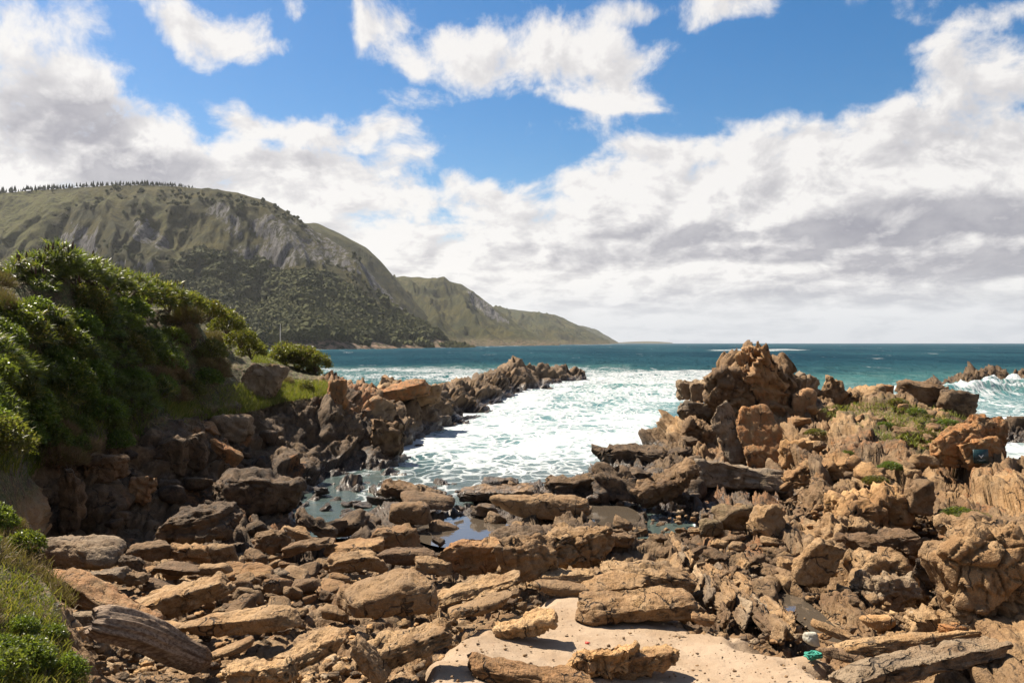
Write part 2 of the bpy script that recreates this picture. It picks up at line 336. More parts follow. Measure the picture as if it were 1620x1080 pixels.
# ------------------------------------------------------------------ the land: heights along lines of sight
# per photo column: (row, distance) going away from the camera; ('z', distance, height) below or behind what shows
COLS = {
 -300: [('z',5,3.4),('z',9,3.6),('z',13,4.2),('z',20,6.6),('z',27,8.4),('z',45,7.6),('z',65,5.6),('z',85,2),('z',100,-1.5)],
 0: [(1080,7),(980,8.5),(900,10),(830,12),(803,12.6),('z',14.6,1.9),(720,17),(620,19),(520,21.5),(455,23),(445,27),('z',40,7.3),('z',60,5.2),('z',80,2),('z',95,-1.5)],
 50: [(1080,7.5),(980,9),(920,10.5),(850,12),('z',13.8,1.6),('z',17,1.15),(840,18.5),(780,20),(740,20.6),(620,22),(520,23.5),(440,25),(425,28),('z',40,7.2),('z',60,5),('z',80,1.8),('z',92,-1.5)],
 100: [(1060,8.2),(1000,9.2),(930,10.3),(915,11),('z',12.6,1.5),(880,17),(850,19),(840,20.3),(730,21.5),(640,23),(520,25),(430,26.5),(425,29),('z',40,7.2),('z',55,5.2),('z',75,1.8),('z',88,-1.5)],
 150: [(1080,8.6),(1050,9.3),(1000,11),(950,13),(900,15.5),(870,18),(858,20.5),(830,21.2),(730,22.3),(700,23),(615,25),(520,27),(445,28.5),('z',42,7),('z',60,4.8),('z',75,1.8),('z',88,-1.5)],
 200: [(1080,9.4),(1000,11.5),(950,13.3),(900,15.7),(870,18),(852,21),(820,22),(760,23.5),(700,25),(660,26),(615,27),(520,28.5),(462,30),('z',45,6.4),('z',60,4.6),('z',75,1.8),('z',88,-1.5)],
 300: [(1080,9.7),(1000,12),(950,14),(900,16.3),(860,20),(832,22.5),(800,24),(760,25.5),(720,27),(692,29),(655,30),(630,31),(570,32),(490,33.5),('z',45,5.9),('z',60,4.3),('z',75,2),('z',86,-1.5)],
 400: [(1080,9.8),(1000,12.2),(950,14.2),(900,17),(860,20),(833,23),(780,26),(740,29),(690,32),(652,34),(640,35),(620,38),(585,41),(560,44),(548,50),('z',60,4.2),('z',75,2.2),('z',86,-1.5)],
 480: [(1080,9.8),(1000,12.2),(950,14.3),(900,17.2),(862,20.3),(832,23),(805,26),(782,28),(740,31),(700,33.5),(660,35.5),(625,37.5),(610,41),(595,46),(582,50),('z',60,2.8),('z',70,1.4),('z',80,-1.5)],
 530: [(1080,9.8),(1000,12.2),(950,14.4),(900,17.3),(870,20),(842,22.3),(826,24),('z',26,-.05),('z',29,-.1),('z',31.5,0),(720,35),(660,37.5),(612,40),(599,46),('z',55,2.8),('z',65,1.2),('z',75,-1.5)],
 600: [(1080,9.8),(1000,12.2),(950,14.5),(900,17.5),(850,21.5),(832,23.5),('z',26.5,.08),('z',30,-.05),('z',33.5,-.35),(720,37),(660,41),(622,46),(594,52),('z',60,2),('z',70,.6),('z',80,-1.5)],
 650: [(1080,9.8),(1000,12.3),(950,14.5),(900,17.5),(860,20.6),(838,23),(800,26),(775,29.5),(766,31.3),('z',34,-.6),('z',40,-1.2),('z',60,-1.5)],
 740: [(1080,9.8),(1000,12.3),(950,14.6),(900,17.5),(870,20.2),(850,22),(800,27),(780,29),(771,30.2),('z',32.5,-.7),('z',40,-1.5)],
 850: [(1080,10.5),(1000,13),(960,14.5),(900,17.5),(860,20.5),(820,24),(770,30),('z',32.5,-.6),('z',40,-1.5)],
 950: [(1080,10.8),(1000,13.2),(950,15),(900,18),(850,21),(820,23.4),('z',26,.18),(770,28.4),(745,34),('z',38,-.7),('z',46,-1.5)],
 1030: [(1080,10.8),(1000,13.2),(950,15),(900,18.2),(850,21.5),(800,25.5),(760,29.5),(720,35.5),(692,42),('z',46,.3),('z',51,-1),('z',60,-1.5)],
 1100: [(1080,10.8),(1020,12.6),(950,15.2),(900,17.8),(850,21),(790,26),(760,29),(720,33.5),(680,37),(645,39),(618,41),('z',44,2),('z',47,.5),('z',52,-1.5)],
 1190: [(1080,10.7),(1000,13.2),(950,15.2),(900,17.5),(850,20.5),(800,24),(770,27),(740,31),(700,34.5),(650,37),(615,38.5),(595,39.8),('z',43,2.8),('z',47,1.2),('z',52,-1.5)],
 1260: [(1080,10.6),(1030,12),(980,14),(940,16),(900,18),(850,20.5),(800,23.5),(760,26.5),(720,29.5),(680,33),(645,36),(612,38.5),('z',44,2.2),('z',50,-.1),('z',54,-1.5)],
 1350: [(1080,10.4),(1030,12),(990,13.5),(965,14.5),(935,15.3),(880,17),(835,19.5),(795,22),(745,25.5),(705,28.5),(665,32),(645,35),(622,39),('z',45,1.8),('z',50,.2),('z',54,-1.5)],
 1440: [(1080,10.2),(1030,11.7),(990,13),(965,14.2),(905,16.5),(855,18.5),(805,21),(762,24),(705,28),(655,32.5),(622,38),('z',44,1.8),('z',49,.1),('z',53,-1.5)],
 1530: [(1080,9.8),(1000,11.3),(930,13),(870,15.2),(832,17.5),(800,20),(766,23),(752,25),(708,28),(676,31),('z',34,2.2),('z',38,2.1),('z',42,.3),('z',46,-1.5)],
 1620: [(1080,9.2),(950,11.3),(880,13.3),(832,16),(790,19),(762,22.5),(728,26),('z',29,1.0),('z',33,-.4),('z',38,-1.5)],
 1900: [('z',8.5,2.2),('z',13,2.4),('z',19,2.2),('z',25,1.8),('z',29,.8),('z',34,-.6),('z',40,-1.5)],
}
LY0, LY1, NLY = math.log(4.0), math.log(260.0), 420
GPX = np.arange(-420, 2061, 10.0)
def build_grid():
    ly = np.linspace(LY0, LY1, NLY); keys = sorted(COLS); prof = []
    for k in keys:
        P = []
        for e in COLS[k]:
            P.append((e[1], e[2]) if e[0] == 'z' else (e[1], CH - (e[0] - HY) * e[1] / F))
        P = np.array(P); P = np.vstack([[4.0, P[0, 1] + .25], P])
        prof.append(np.interp(ly, np.log(P[:, 0]), P[:, 1], right=-1.5))
    prof = np.array(prof); G = np.zeros((len(GPX), NLY))
    for j in range(NLY): G[:, j] = np.interp(GPX, keys, prof[:, j])
    for _ in range(2):                                   # ease the joints of the profiles
        G[1:-1] = .25 * G[:-2] + .5 * G[1:-1] + .25 * G[2:]
        G[:, 1:-1] = .2 * G[:, :-2] + .6 * G[:, 1:-1] + .2 * G[:, 2:]
    return G
GRID = build_grid()
def poly3(l): return [tuple(at(*a)) + b for a, b in l]
# rock spines: crest points (px, py, distance) with the width on either side
SPINES = [
 [((535,604,46),(6,5)),((590,597,51),(5.5,6)),((640,597,57),(5,6)),((690,606,64),(4.6,5.5)),((725,606,72),(4.6,5)),((762,597,84),(4.8,5)),((790,585,96),(5,5)),((815,571,106),(5,5)),((855,575,114),(4.6,5)),((898,580,122),(4.2,5)),((914,598,128),(3,4))],
 [((1488,606,98),(4,5)),((1520,585,100),(5.5,6)),((1560,579,103),(6,6)),((1600,583,104),(6,6)),((1660,588,106),(6,6)),((1740,600,108),(5,5))],
 [((1588,690,46),(2,2.5)),((1612,668,47.5),(2.4,3)),((1660,664,48.5),(3,3)),((1730,690,50),(2.5,2.5))],
]
def zbase(X, Y):
    X = np.asarray(X, float); Y = np.asarray(Y, float)
    px = CX + F * X / Y
    a = np.clip((px - GPX[0]) / 10.0, 0, len(GPX) - 1.001); b = np.clip((np.log(Y) - LY0) / (LY1 - LY0) * (NLY - 1), 0, NLY - 1.001)
    i = a.astype(int); j = b.astype(int); fa = a - i; fb = b - j
    z = (GRID[i, j] * (1 - fa) * (1 - fb) + GRID[i + 1, j] * fa * (1 - fb) + GRID[i, j + 1] * (1 - fa) * fb + GRID[i + 1, j + 1] * fa * fb)
    for sp in SPINES:
        P = [at(*p) for p, w in sp]; W = [w for p, w in sp]
        for k in range(len(P) - 1):
            x1, y1, z1 = P[k]; x2, y2, z2 = P[k + 1]; dx, dy = x2 - x1, y2 - y1
            tt = np.clip(((X - x1) * dx + (Y - y1) * dy) / (dx * dx + dy * dy), 0, 1)
            ex, ey = X - x1 - tt * dx, Y - y1 - tt * dy; d = np.hypot(ex, ey)
            right = (ex * dy - ey * dx) > 0
            w = np.where(right, W[k][0] * (1 - tt) + W[k + 1][0] * tt, W[k][1] * (1 - tt) + W[k + 1][1] * tt)
            zc = z1 * (1 - tt) + z2 * tt
            z = np.maximum(z, zc - (zc + .8) * np.minimum(d / w, 1.25) ** 1.25)
    return z
POOLS = [(-1.25, 23.0, 1.35, 1.75, .26), (3.0, 25.4, .80, 1.6, .24), (5.30, 14.9, .26, 1.35, .62)]
def pool_mask(X, Y, grow=1.0):
    m = np.zeros(np.shape(X)); lev = np.zeros(np.shape(X))
    for (cx, cy, rx, ry, zl) in POOLS:
        d = np.hypot((X - cx) / (rx * grow), (Y - cy) / (ry * grow)); w = 1 - sstep(d, .8, 1.25)
        lev = np.where(w > m, zl, lev); m = np.maximum(m, w)
    return m, lev
SAND = [(640,1095),(680,1045),(730,1005),(790,978),(845,955),(880,936),(930,935),(1110,985),(1180,1012),(1280,1040),(1330,1060),(1380,1095)]
def zland(X, Y):
    z = zbase(X, Y); m, lev = pool_mask(X, Y)
    a_, b_ = at(1452, 770, 21.5), at(1478, 965, 14.4); dx, dy = b_.x - a_.x, b_.y - a_.y
    tt = np.clip(((X - a_.x) * dx + (Y - a_.y) * dy) / (dx * dx + dy * dy), 0, 1); d = np.hypot(X - a_.x - tt * dx - .12 * np.sin(Y * 2.3), Y - a_.y - tt * dy)
    z = z - 1.0 * np.exp(-(d / .30) ** 2)                # the dark crevice
    for (cx, cy, rx, ry, zl) in POOLS:                  # a lip of rock holds each pool
        d = np.hypot((X - cx) / rx, (Y - cy) / ry); z = np.where(d < 1.9, np.maximum(z, zl + .20 - .5 * np.maximum(d - 1.35, 0)), z)
    return z * (1 - m) + np.minimum(z, lev - .16) * m
def hit(px, py, y0=6., y1=190.):
    Y = np.exp(np.linspace(math.log(y0), math.log(y1), 1500)); X = (px - CX) / F * Y
    zr = CH - (py - HY) * Y / F; k = np.argmax(zland(X, Y) >= zr)
    if k == 0: return None
    return Vector((X[k], Y[k], zr[k]))

def rough_rock(v, n, amp, seed, big=1.0):
    """displace along the normals: tilted joint blocks at three sizes, bedding, grain; the strike runs away from the camera"""
    c, s = math.cos(.16), math.sin(.16)
    u = np.stack([v[:, 0] * c - v[:, 1] * s + v[:, 2] * .35, v[:, 0] * s + v[:, 1] * c, v[:, 2] - v[:, 0] * .25], 1)
    w = np.stack([fbm(v * .5 + k * 19.3, 3, seed + k) for k in range(3)], 1)
    u = u + w * .55
    d = np.zeros(len(v), np.float32)
    for (sc, a, ca, k) in (((1.9, 4.2, 2.6), .42, .30, 1), ((.75, 1.7, 1.0), .19, .15, 2), ((.28, .62, .40), .095, .07, 3), ((.11, .26, .16), .034, .030, 4)):
        b_, cr = blocks(u / np.array(sc), seed + k * 31, 1.0)
        d += (a * b_ - ca * cr) * (big if k == 1 else 1.0)
    beds = vnoise(np.stack([u[:, 0] * 3.2, u[:, 1] * .22, u[:, 2] * .6], 1), seed + 71)
    d += .10 * np.sign(beds) * np.abs(beds) ** .6
    d += .09 * fbm(v * 2.6, 4, seed + 5)
    steep = sstep(n[:, 2], .82, .45)
    fl = ridged(np.stack([u[:, 0] * 1.5, u[:, 1] * 1.1, v[:, 2] * .22], 1), 4, seed + 91, .6)
    d += steep * .30 * (fl - .4) * np.interp(v[:, 1], [14, 32], [.15, 1.])
    return v + n * (d * amp)[:, None]

def build_land():
    pxs = np.arange(-230, 1851, 2.45); nu, nv = len(pxs), 620
    fine = np.exp(np.linspace(math.log(5.2), math.log(150), 1500))
    PX = np.repeat(pxs[:, None], 1500, 1); YY = np.repeat(fine[None], nu, 0); XX = (PX - CX) / F * YY
    Z = zland(XX.ravel(), YY.ravel()).reshape(nu, 1500)
    PY = HY + (CH - Z) * F / YY
    w = np.abs(np.diff(PY, axis=1)) + 260 * np.diff(np.log(YY), axis=1)
    w = np.where(Z[:, 1:] < -.9, w * .08, w)
    cum = np.concatenate([np.zeros((nu, 1)), np.cumsum(w, 1)], 1); cum /= cum[:, -1:]
    ker = np.ones(13) / 13
    cp = np.pad(cum, ((6, 6), (0, 0)), 'edge'); cum = np.stack([cp[k:k + nu] for k in range(13)]).mean(0)
    tt = np.linspace(0, 1, nv); Yg = np.stack([np.interp(tt, cum[i], fine) for i in range(nu)])
    Xg = (pxs[:, None] - CX) / F * Yg
    X, Y = Xg.ravel(), Yg.ravel(); z = zland(X, Y)
    v = np.stack([X, Y, z], 1).astype(np.float32); f = gridfaces(nu, nv)
    keep = (z[f] > -.85).any(1); f = f[keep]
    v, f, px = compact(v, f, np.repeat(pxs, nv))
    X, Y, z = v.T.astype(float)
    py = HY + (CH - z) * F / Y
    nrm = vnormals(v, f); nrm *= np.sign(nrm[:, 2:3] + 1e-6)
    # ---- what lies where
    ledge = np.interp(px, [-300, 0, 60, 110, 180, 260, 330, 400, 470, 520, 545], [1.0, 1.8, 2.1, 2.6, 2.7, 2.7, 2.75, 2.8, 3.0, 3.35, 9])
    wob = fbm(v * .8, 3, 5) * .35
    veg = sstep(z + wob - ledge, -.15, .35) * (px < 548) * (Y > 15.5) * sstep(548 - px + wob * 40, 0, 26)
    mound = sstep(inpoly(px, py, [(-400,760),(0,800),(50,850),(75,905),(105,950),(100,1000),(125,1060),(140,1100),(-400,1100)]) + wob * 40, -6, 12) * (Y < 13.6)
    veg = np.maximum(veg, mound)
    sand = sstep(inpoly(px, py, SAND), -16, 20) * (Y < 17.5)
    pool, _ = pool_mask(X, Y, 1.1)
    right = (px > 1010) & (Y < 60)
    ledge_r = sstep(inpoly(px, py, [(1290,640),(1400,628),(1560,650),(1560,690),(1480,715),(1400,705),(1330,670)]) + wob * 30, -4, 10)
    # ---- fracture
    amp = np.ones(len(v)); amp *= (1 - .80 * veg) * (1 - .93 * sand) * (1 - .9 * pool) * (1 - .3 * ledge_r)
    amp *= np.interp(Y, [8, 14, 22, 40, 90, 130], [.42, .50, .72, 1.05, 1.35, 1.35])
    amp *= np.where((px < 700) & (Y < 19), .72, 1.0)
    amp *= np.where((px > 1060) & (Y > 14), 1.25, 1.0)
    big = np.interp(Y, [12, 25, 40], [.45, .8, 1.0])
    v2 = rough_rock(v, nrm, amp, 3, big)
    v2[:, 2] -= .42 * sand * (1 - pool) + np.where((Y < 20.5) & (px < 1060), .30, .12) * (z > 0) * (1 - veg) * (1 - sand)
    rockfade = np.minimum(v2[:, 2], 99)
    # ---- colours of the stone itself
    nz = fbm(v * .55, 4, 41); nf = fbm(v * 1.7, 4, 44)
    dark = np.zeros(len(v))
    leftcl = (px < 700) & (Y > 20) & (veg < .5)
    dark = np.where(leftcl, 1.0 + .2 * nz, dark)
    # the outer spine is browner, and everything the sea reaches is dark
    spine = (px > 520) & (px < 960) & (Y > 42)
    crest = sstep(z, 1.2, 2.9)
    dark = np.where(spine, np.interp(Y, [42, 60, 100], [.55, .6, .72]) - .45 * crest * np.interp(Y, [45, 90], [1, .35]) + .25 * nz, dark)
    tide = sstep(z + nz * .5, 1.6, .5) * sstep(Y + nz * 3, 22.5, 27.5)
    dark = np.maximum(dark, .95 * tide)
    dark = np.where((px > 1470) & (Y > 42), 1.0, dark)
    mid = sstep(inpoly(px, py, [(540,745),(700,750),(1000,690),(1090,690),(1110,740),(1250,790),(1240,880),(1130,900),(1000,860),(900,850),(760,840),(620,840),(520,860)]), -20, 20)
    dark = np.maximum(dark, .85 * mid + .3 * nz * mid)
    rs = (px > 1060) & (Y > 14) & (Y < 46); dark = np.where(rs, np.maximum(dark, .46 + .85 * nz + .35 * nf), dark)
    org = np.zeros(len(v))
    org = np.where((px > 505) & (px < 690) & (Y > 38) & (z > 2.2), .85 * sstep(nf + nz, -.25, .3), org)
    org = np.where((px > 1080) & (Y > 19) & (Y < 45), .55 * sstep(nf + nz * .7, -.1, .45), org)
    org = np.where((px > 1080) & (Y <= 19), .15 * sstep(nf, 0, .4), org)
    org = np.where((px < 480) & (Y > 19) & (Y < 34), .55 * sstep(nf + nz, .28, .5), org)
    soil = np.maximum(veg, .85 * ledge_r * sstep(nf + .3 * nz, -.25, .2))
    soil = np.maximum(soil, np.where((px > 1480) & (Y > 15) & (Y < 19.5), .7 * sstep(nf, .05, .3), 0))
    grey = np.clip(.35 + .6 * nz, 0, 1) * np.where(Y > 19, .8, .25) * np.where(px > 1400, .35, 1)
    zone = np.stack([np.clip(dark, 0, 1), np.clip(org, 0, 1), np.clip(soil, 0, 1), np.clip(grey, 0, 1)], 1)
    # ---- one object per landform
    fc = lambda a: a[f].mean(1)
    fpx, fY, fveg = fc(px), fc(Y), fc(veg)
    lab = np.zeros(len(f), int)                                    # 0 foreground bedrock
    lab[(fpx >= 1010) & (fY >= 19.5)] = 3                          # right outcrop
    lab[(fpx < 700) & (fY >= 22.3)] = 2                            # cliff
    lab[(fpx < 640) & (fY >= 20.3) & (fpx < 420)] = 2
    lab[(fpx >= 560) & (fpx < 980) & (fY > 52)] = 4
    lab[(fveg > .5) & (fpx < 560)] = 1                             # hillside
    lab[(fpx > 1430) & (fY > 70)] = 5
    lab[(fpx > 1470) & (fY > 41) & (fY < 70)] = 6
    info = {0: ('bedrock', None, None, 'structure'), 1: ('hillside', None, None, 'structure'),
            2: ('cliff', 'dark steep layered rock cliff below the grassy ledge, left of the inlet', 'cliff', None),
            3: ('rock_outcrop', 'tall jagged orange and grey rock outcrop on the right shore of the inlet', 'rock outcrop', None),
            4: ('rock_spine', 'long jagged brown rock spine running out into the white surf', 'reef', None),
            5: ('sea_reef', 'dark far reef in the sea at the right edge with surf breaking on it', 'reef', None),
            6: ('shore_ledge', 'black wet rock at the right edge behind the boulder with the plaque', 'rock', None)}
    objs = {}
    for k, (nm, lb, ct, kd) in info.items():
        ff = f[lab == k]
        if len(ff) == 0: continue
        vv, f2, zz = compact(v2, ff, zone)
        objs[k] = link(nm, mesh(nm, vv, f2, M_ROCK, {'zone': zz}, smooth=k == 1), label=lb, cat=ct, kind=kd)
    return objs
LAND = build_land()

# ------------------------------------------------------------------ sand
def build_sand():
    m, t, b, o = material('sand')
    p = t.new('ShaderNodeTexCoord').outputs['Object']
    c = t.mix(t.ramp(t.noise(p, 1.1, 5, .6), .35, .65), (0.2471, 0.1659, 0.1001), (0.3056, 0.2207, 0.1476))
    c = t.mix(t.ramp(t.noise(p, 6., 6, .7), .55, .75, 0, .6), c, (0.2632, 0.1579, 0.1001))
    sp = t.ramp(t.vor(p, 26.), .12, .20, 1, 0)
    pick = t.ramp(t.noise(p, 2.2, 4, .6), .45, .6)
    c = t.mix(t.math('MULTIPLY', t.math('MULTIPLY', sp, pick), .75), c, (0.0892, 0.0526, 0.0314))
    c = t.mix(t.math('MULTIPLY', t.ramp(t.vor(p, 60.), .14, .26, 1, 0), .7), c, (0.1265, 0.0790, 0.0475))
    c = t.mix(t.ramp(t.noise(p, 90., 3, .6), .35, .7, .0, .35), c, (0.3787, 0.3158, 0.2368))
    t.l.new(c, b.inputs['Base Color']); b.inputs['Roughness'].default_value = .95; b.inputs['Specular IOR Level'].default_value = .15
    h = t.math('ADD', t.noise(p, 9., 6, .65), t.math('MULTIPLY', t.noise(p, 70., 4, .7), .35))
    t.l.new(t.bump(h, .7, .05), b.inputs['Normal'])
    px = np.arange(620, 1430, 4.0); Y = np.exp(np.linspace(math.log(8.6), math.log(17.5), 150))
    PX, YY = np.meshgrid(px, Y, indexing='ij'); X = (PX - CX) / F * YY
    z = zbase(X.ravel(), YY.ravel()); pyy = HY + (CH - z) * F / YY.ravel()
    mk = sstep(inpoly(PX.ravel(), pyy, SAND) + 26 * fbm(np.stack([X.ravel(), YY.ravel(), 0 * z], 1) * 1.6, 3, 8), -26, 16)
    v = np.stack([X.ravel(), YY.ravel(), z], 1)
    v[:, 2] += .07 * fbm(v * .8, 3, 9) + .035 * fbm(v * 3.2, 4, 10) - .45 * (1 - mk) - .02
    f = gridfaces(len(px), len(Y)); f = f[(mk[f] > .02).any(1)]; v, f = compact(v, f)
    link('sand', mesh('sand', v, f, m), kind='structure')
build_sand()

# ------------------------------------------------------------------ sea
def water_material():
    m, t, b, o = material('sea_water')
    pos = t.new('ShaderNodeNewGeometry').outputs['Position']
    foam = t.attr('foam', 'Fac'); aer = t.attr('aerated', 'Fac')
    xyz = t.sep(pos)
    p = t.comb(xyz[0], t.math('MULTIPLY', xyz[1], .55), 0)
    w = t.scale(t.vec('SUBTRACT', t.noise(p, .22, 4, .6, col=True), (.5, .5, .5)), 4.5)
    pw = t.vec('ADD', p, w)
    cells = t.vor(pw, .42, 'SMOOTH_F1'); cells2 = t.vor(pw, 1.25, 'DISTANCE_TO_EDGE')
    n = t.noise(pw, .33, 7, .66)
    web = t.ramp(cells2, .22, .0)
    val = t.math('ADD', t.math('MULTIPLY', n, .74), t.math('ADD', t.math('MULTIPLY', web, .17), t.math('MULTIPLY', t.noise(p, 3.2, 5, .7), .24)))
    thr = t.ramp(foam, 0, 1, 1.06, .24, smooth=False)
    fm = t.ramp(t.math('SUBTRACT', val, thr), -.06, .19)
    # far whitecaps: short streaks lying across the wind
    cap = t.noise(t.vec('MULTIPLY', pos, (.045, .018, 0)), 1., 7, .72)
    fm = t.math('MAXIMUM', fm, t.math('MULTIPLY', t.ramp(cap, .63, .69), t.ramp(xyz[1], 60, 160)))
    deep = t.mix(t.ramp(t.noise(t.vec('MULTIPLY', pos, (.010, .004, 0)), 1., 5, .6), .35, .65), (.010, .036, .056), (.019, .060, .080))
    turq = t.mix(t.ramp(n, .35, .65), (.05, .155, .14), (.125, .23, .20))
    deep = t.mix(t.ramp(xyz[1], 46, 31), deep, (.045, .046, .040))
    c = t.mix(aer, deep, turq)
    c = t.mix(fm, c, t.mix(t.ramp(t.noise(p, 1.7, 5, .65), .3, .7), (.30, .325, .335), (.43, .44, .44)))
    t.l.new(c, b.inputs['Base Color'])
    t.l.new(t.ramp(fm, 0, 1, .13, .8), b.inputs['Roughness']); b.inputs['IOR'].default_value = 1.33
    t.l.new(t.math('MULTIPLY', t.ramp(fm, 0, 1, 1., .2), t.ramp(xyz[1], 110, 32, .0, 1.0)), b.inputs['Specular IOR Level'])
    far = t.ramp(xyz[1], 40, 220)
    h1 = t.noise(t.vec('MULTIPLY', pos, (.9, 1.3, 0)), 1., 6, .62)
    h2 = t.noise(t.vec('MULTIPLY', pos, (.10, .05, 0)), 1., 8, .68)
    nb = t.bump(h1, .55, .28); nb = t.bump(t.math('MULTIPLY', h2, far), 1.0, 7.0, nb)
    nb = t.bump(t.math('ADD', fm, t.math('MULTIPLY', val, .8)), .5, .16, nb)
    t.l.new(nb, b.inputs['Normal'])
    return m
def build_sea():
    m = water_material()
    px = np.arange(-700, 2321, 7.5); Y = np.concatenate([np.exp(np.linspace(math.log(23), math.log(140), 300)), np.exp(np.linspace(math.log(141), math.log(6500), 130))])
    PX, YY = np.meshgrid(px, Y, indexing='ij'); X = ((PX - CX) / F * YY).ravel(); YY = YY.ravel(); pxx = PX.ravel()
    zl = zland(X, YY); depth = -zl
    v = np.stack([X, YY, np.zeros(len(X))], 1)
    py = HY + CH * F / YY
    inlet = sstep(inpoly(pxx, py, [(520,830),(560,760),(660,715),(720,690),(830,640),(900,600),(930,579),(1120,590),(1110,640),(1050,680),(1010,720),(940,760),(900,800),(660,800)]), -14, 26)
    near = sstep(YY, 175, 95)
    shore = np.zeros(len(X))
    for dx, dy in ((2, 0), (-2, 0), (0, 3), (0, -3), (4, 0), (-4, 0), (5, 4), (-5, 4), (0, -7), (0, 8)):
        shore = np.maximum(shore, sstep(zland(X + dx, np.maximum(YY + dy, 5)), -1.1, .0) * (1.0 if abs(dx) + abs(dy) < 5 else .72))
    shore *= (YY < 150)
    big = fbm(v * np.array([.03, .055, 0]) + 4, 4, 61)
    rgt = sstep(pxx, 1130, 1250) * sstep(YY, 34, 40) * sstep(YY + big * 25, 150, 75)
    lft = (pxx < 1000) * sstep(YY, 85, 120) * sstep(YY + 30 * big, 235, 165)
    swash = inlet * sstep(YY, 38, 30)
    foam = np.maximum.reduce([.66 * inlet + .34 * big * inlet - .04 * swash, .80 * shore * (1 - .55 * sstep(YY, 42, 31) * (pxx < 1100)), rgt * (.56 + .4 * big), lft * (.66 + .3 * big),
                              .80 * (pxx > 840) * (pxx < 1180) * sstep(YY, 95, 112) * sstep(YY + 26 * big, 185, 140)])
    sw = sstep(inpoly(pxx, py, [(1400,600),(1500,606),(1640,606),(1900,610),(1900,690),(1560,690),(1500,660)]), -10, 14); foam = np.maximum(foam, .62 * sw + .3 * big * sw)
    # the swell line along the foot of the far cliffs and one breaking line off to the right
    mshore = sstep(np.abs(YY - np.interp(pxx, [500, 760, 980], [655, 1000, 2600])), np.interp(pxx, [500, 760, 980], [40, 70, 260]), 5) * (pxx > 420) * (pxx < 990)
    foam = np.maximum(foam, .78 * mshore)
    line = sstep(np.abs(py - 553.5 - 1.5 * big), 2.2, .6) * sstep(np.abs(pxx - 1200), 110, 60); foam = np.maximum(foam, .80 * line)
    foam = np.maximum(foam, .10)
    aer = np.clip(np.maximum.reduce([inlet * .85, shore * .7, rgt * .7, sw * .7, .55 * sstep(YY, 230, 110) * (.6 + .6 * big), lft * .4]), 0, 1)
    aer *= 1 - .75 * sstep(YY, 46, 33) * (pxx < 1100)
    # waves
    s1 = ridged(v * np.array([.05, .11, 0]), 3, 81); s2 = ridged(v * np.array([.22, .38, 0]), 3, 83); s3 = fbm(v * np.array([.9, 1.3, 0]), 3, 85)
    amp = np.interp(YY, [24, 40, 90, 200, 1000, 6000], [.10, .5, 1, 1.3, 1.6, 1.2]) * (1 - .75 * shore * (YY < 60))
    z = amp * (.30 * s1 + .16 * s2 + .05 * s3) + .05
    z -= amp * .12
    # the breaker on the far reef
    e1, e2 = at(1470, 640, 80), at(1640, 615, 92)
    tt = np.clip((X - e1.x) / (e2.x - e1.x), -1, 2); yl = e1.y + (e2.y - e1.y) * tt
    br = np.exp(-((YY - yl - 3 * s2) / 3.2) ** 2) * sstep(X, e1.x - 4, e1.x + 7); z += br * (1.15 + .8 * s3 + .5 * s2); foam = np.maximum(foam, .80 * br)
    v[:, 2] = z
    f = gridfaces(len(px), len(Y)); f = f[(depth[f] > -.55).any(1)]
    v, f, foam, aer = compact(v, f, foam, aer)
    link('sea', mesh('sea', v, f, m, {'foam': np.clip(foam, 0, 1), 'aerated': aer}), kind='structure')
    # still pools between the rocks
    mp, t, b, o = material('pool_water')
    pos = t.new('ShaderNodeNewGeometry').outputs['Position']
    b.inputs['Base Color'].default_value = (.07, .055, .04, 1); b.inputs['Roughness'].default_value = .03
    b.inputs['IOR'].default_value = 1.9; b.inputs['Specular IOR Level'].default_value = 1.0
    b.inputs['Transmission Weight'].default_value = .0
    t.l.new(t.bump(t.noise(t.vec('MULTIPLY', pos, (1., 2.2, 0)), 2.2, 3, .5), .10, .03), b.inputs['Normal'])
    for k, (cx, cy, rx, ry, zl) in enumerate(POOLS):
        th = np.linspace(0, 2 * np.pi, 40, endpoint=False); vv = [(cx, cy, zl)]
        for r in (.5, 1.0): vv += [(cx + rx * 1.12 * r * math.cos(a), cy + ry * 1.12 * r * math.sin(a), zl) for a in th]
        ff = [(0, 1 + i, 1 + (i + 1) % 40) for i in range(40)]
        for i in range(40): a, c2 = 1 + i, 1 + (i + 1) % 40; ff += [(a, a + 40, c2 + 40), (a, c2 + 40, c2)]
        link('pool_water', mesh('pool_water', np.array(vv), np.array(ff), mp), kind='structure')
build_sea()

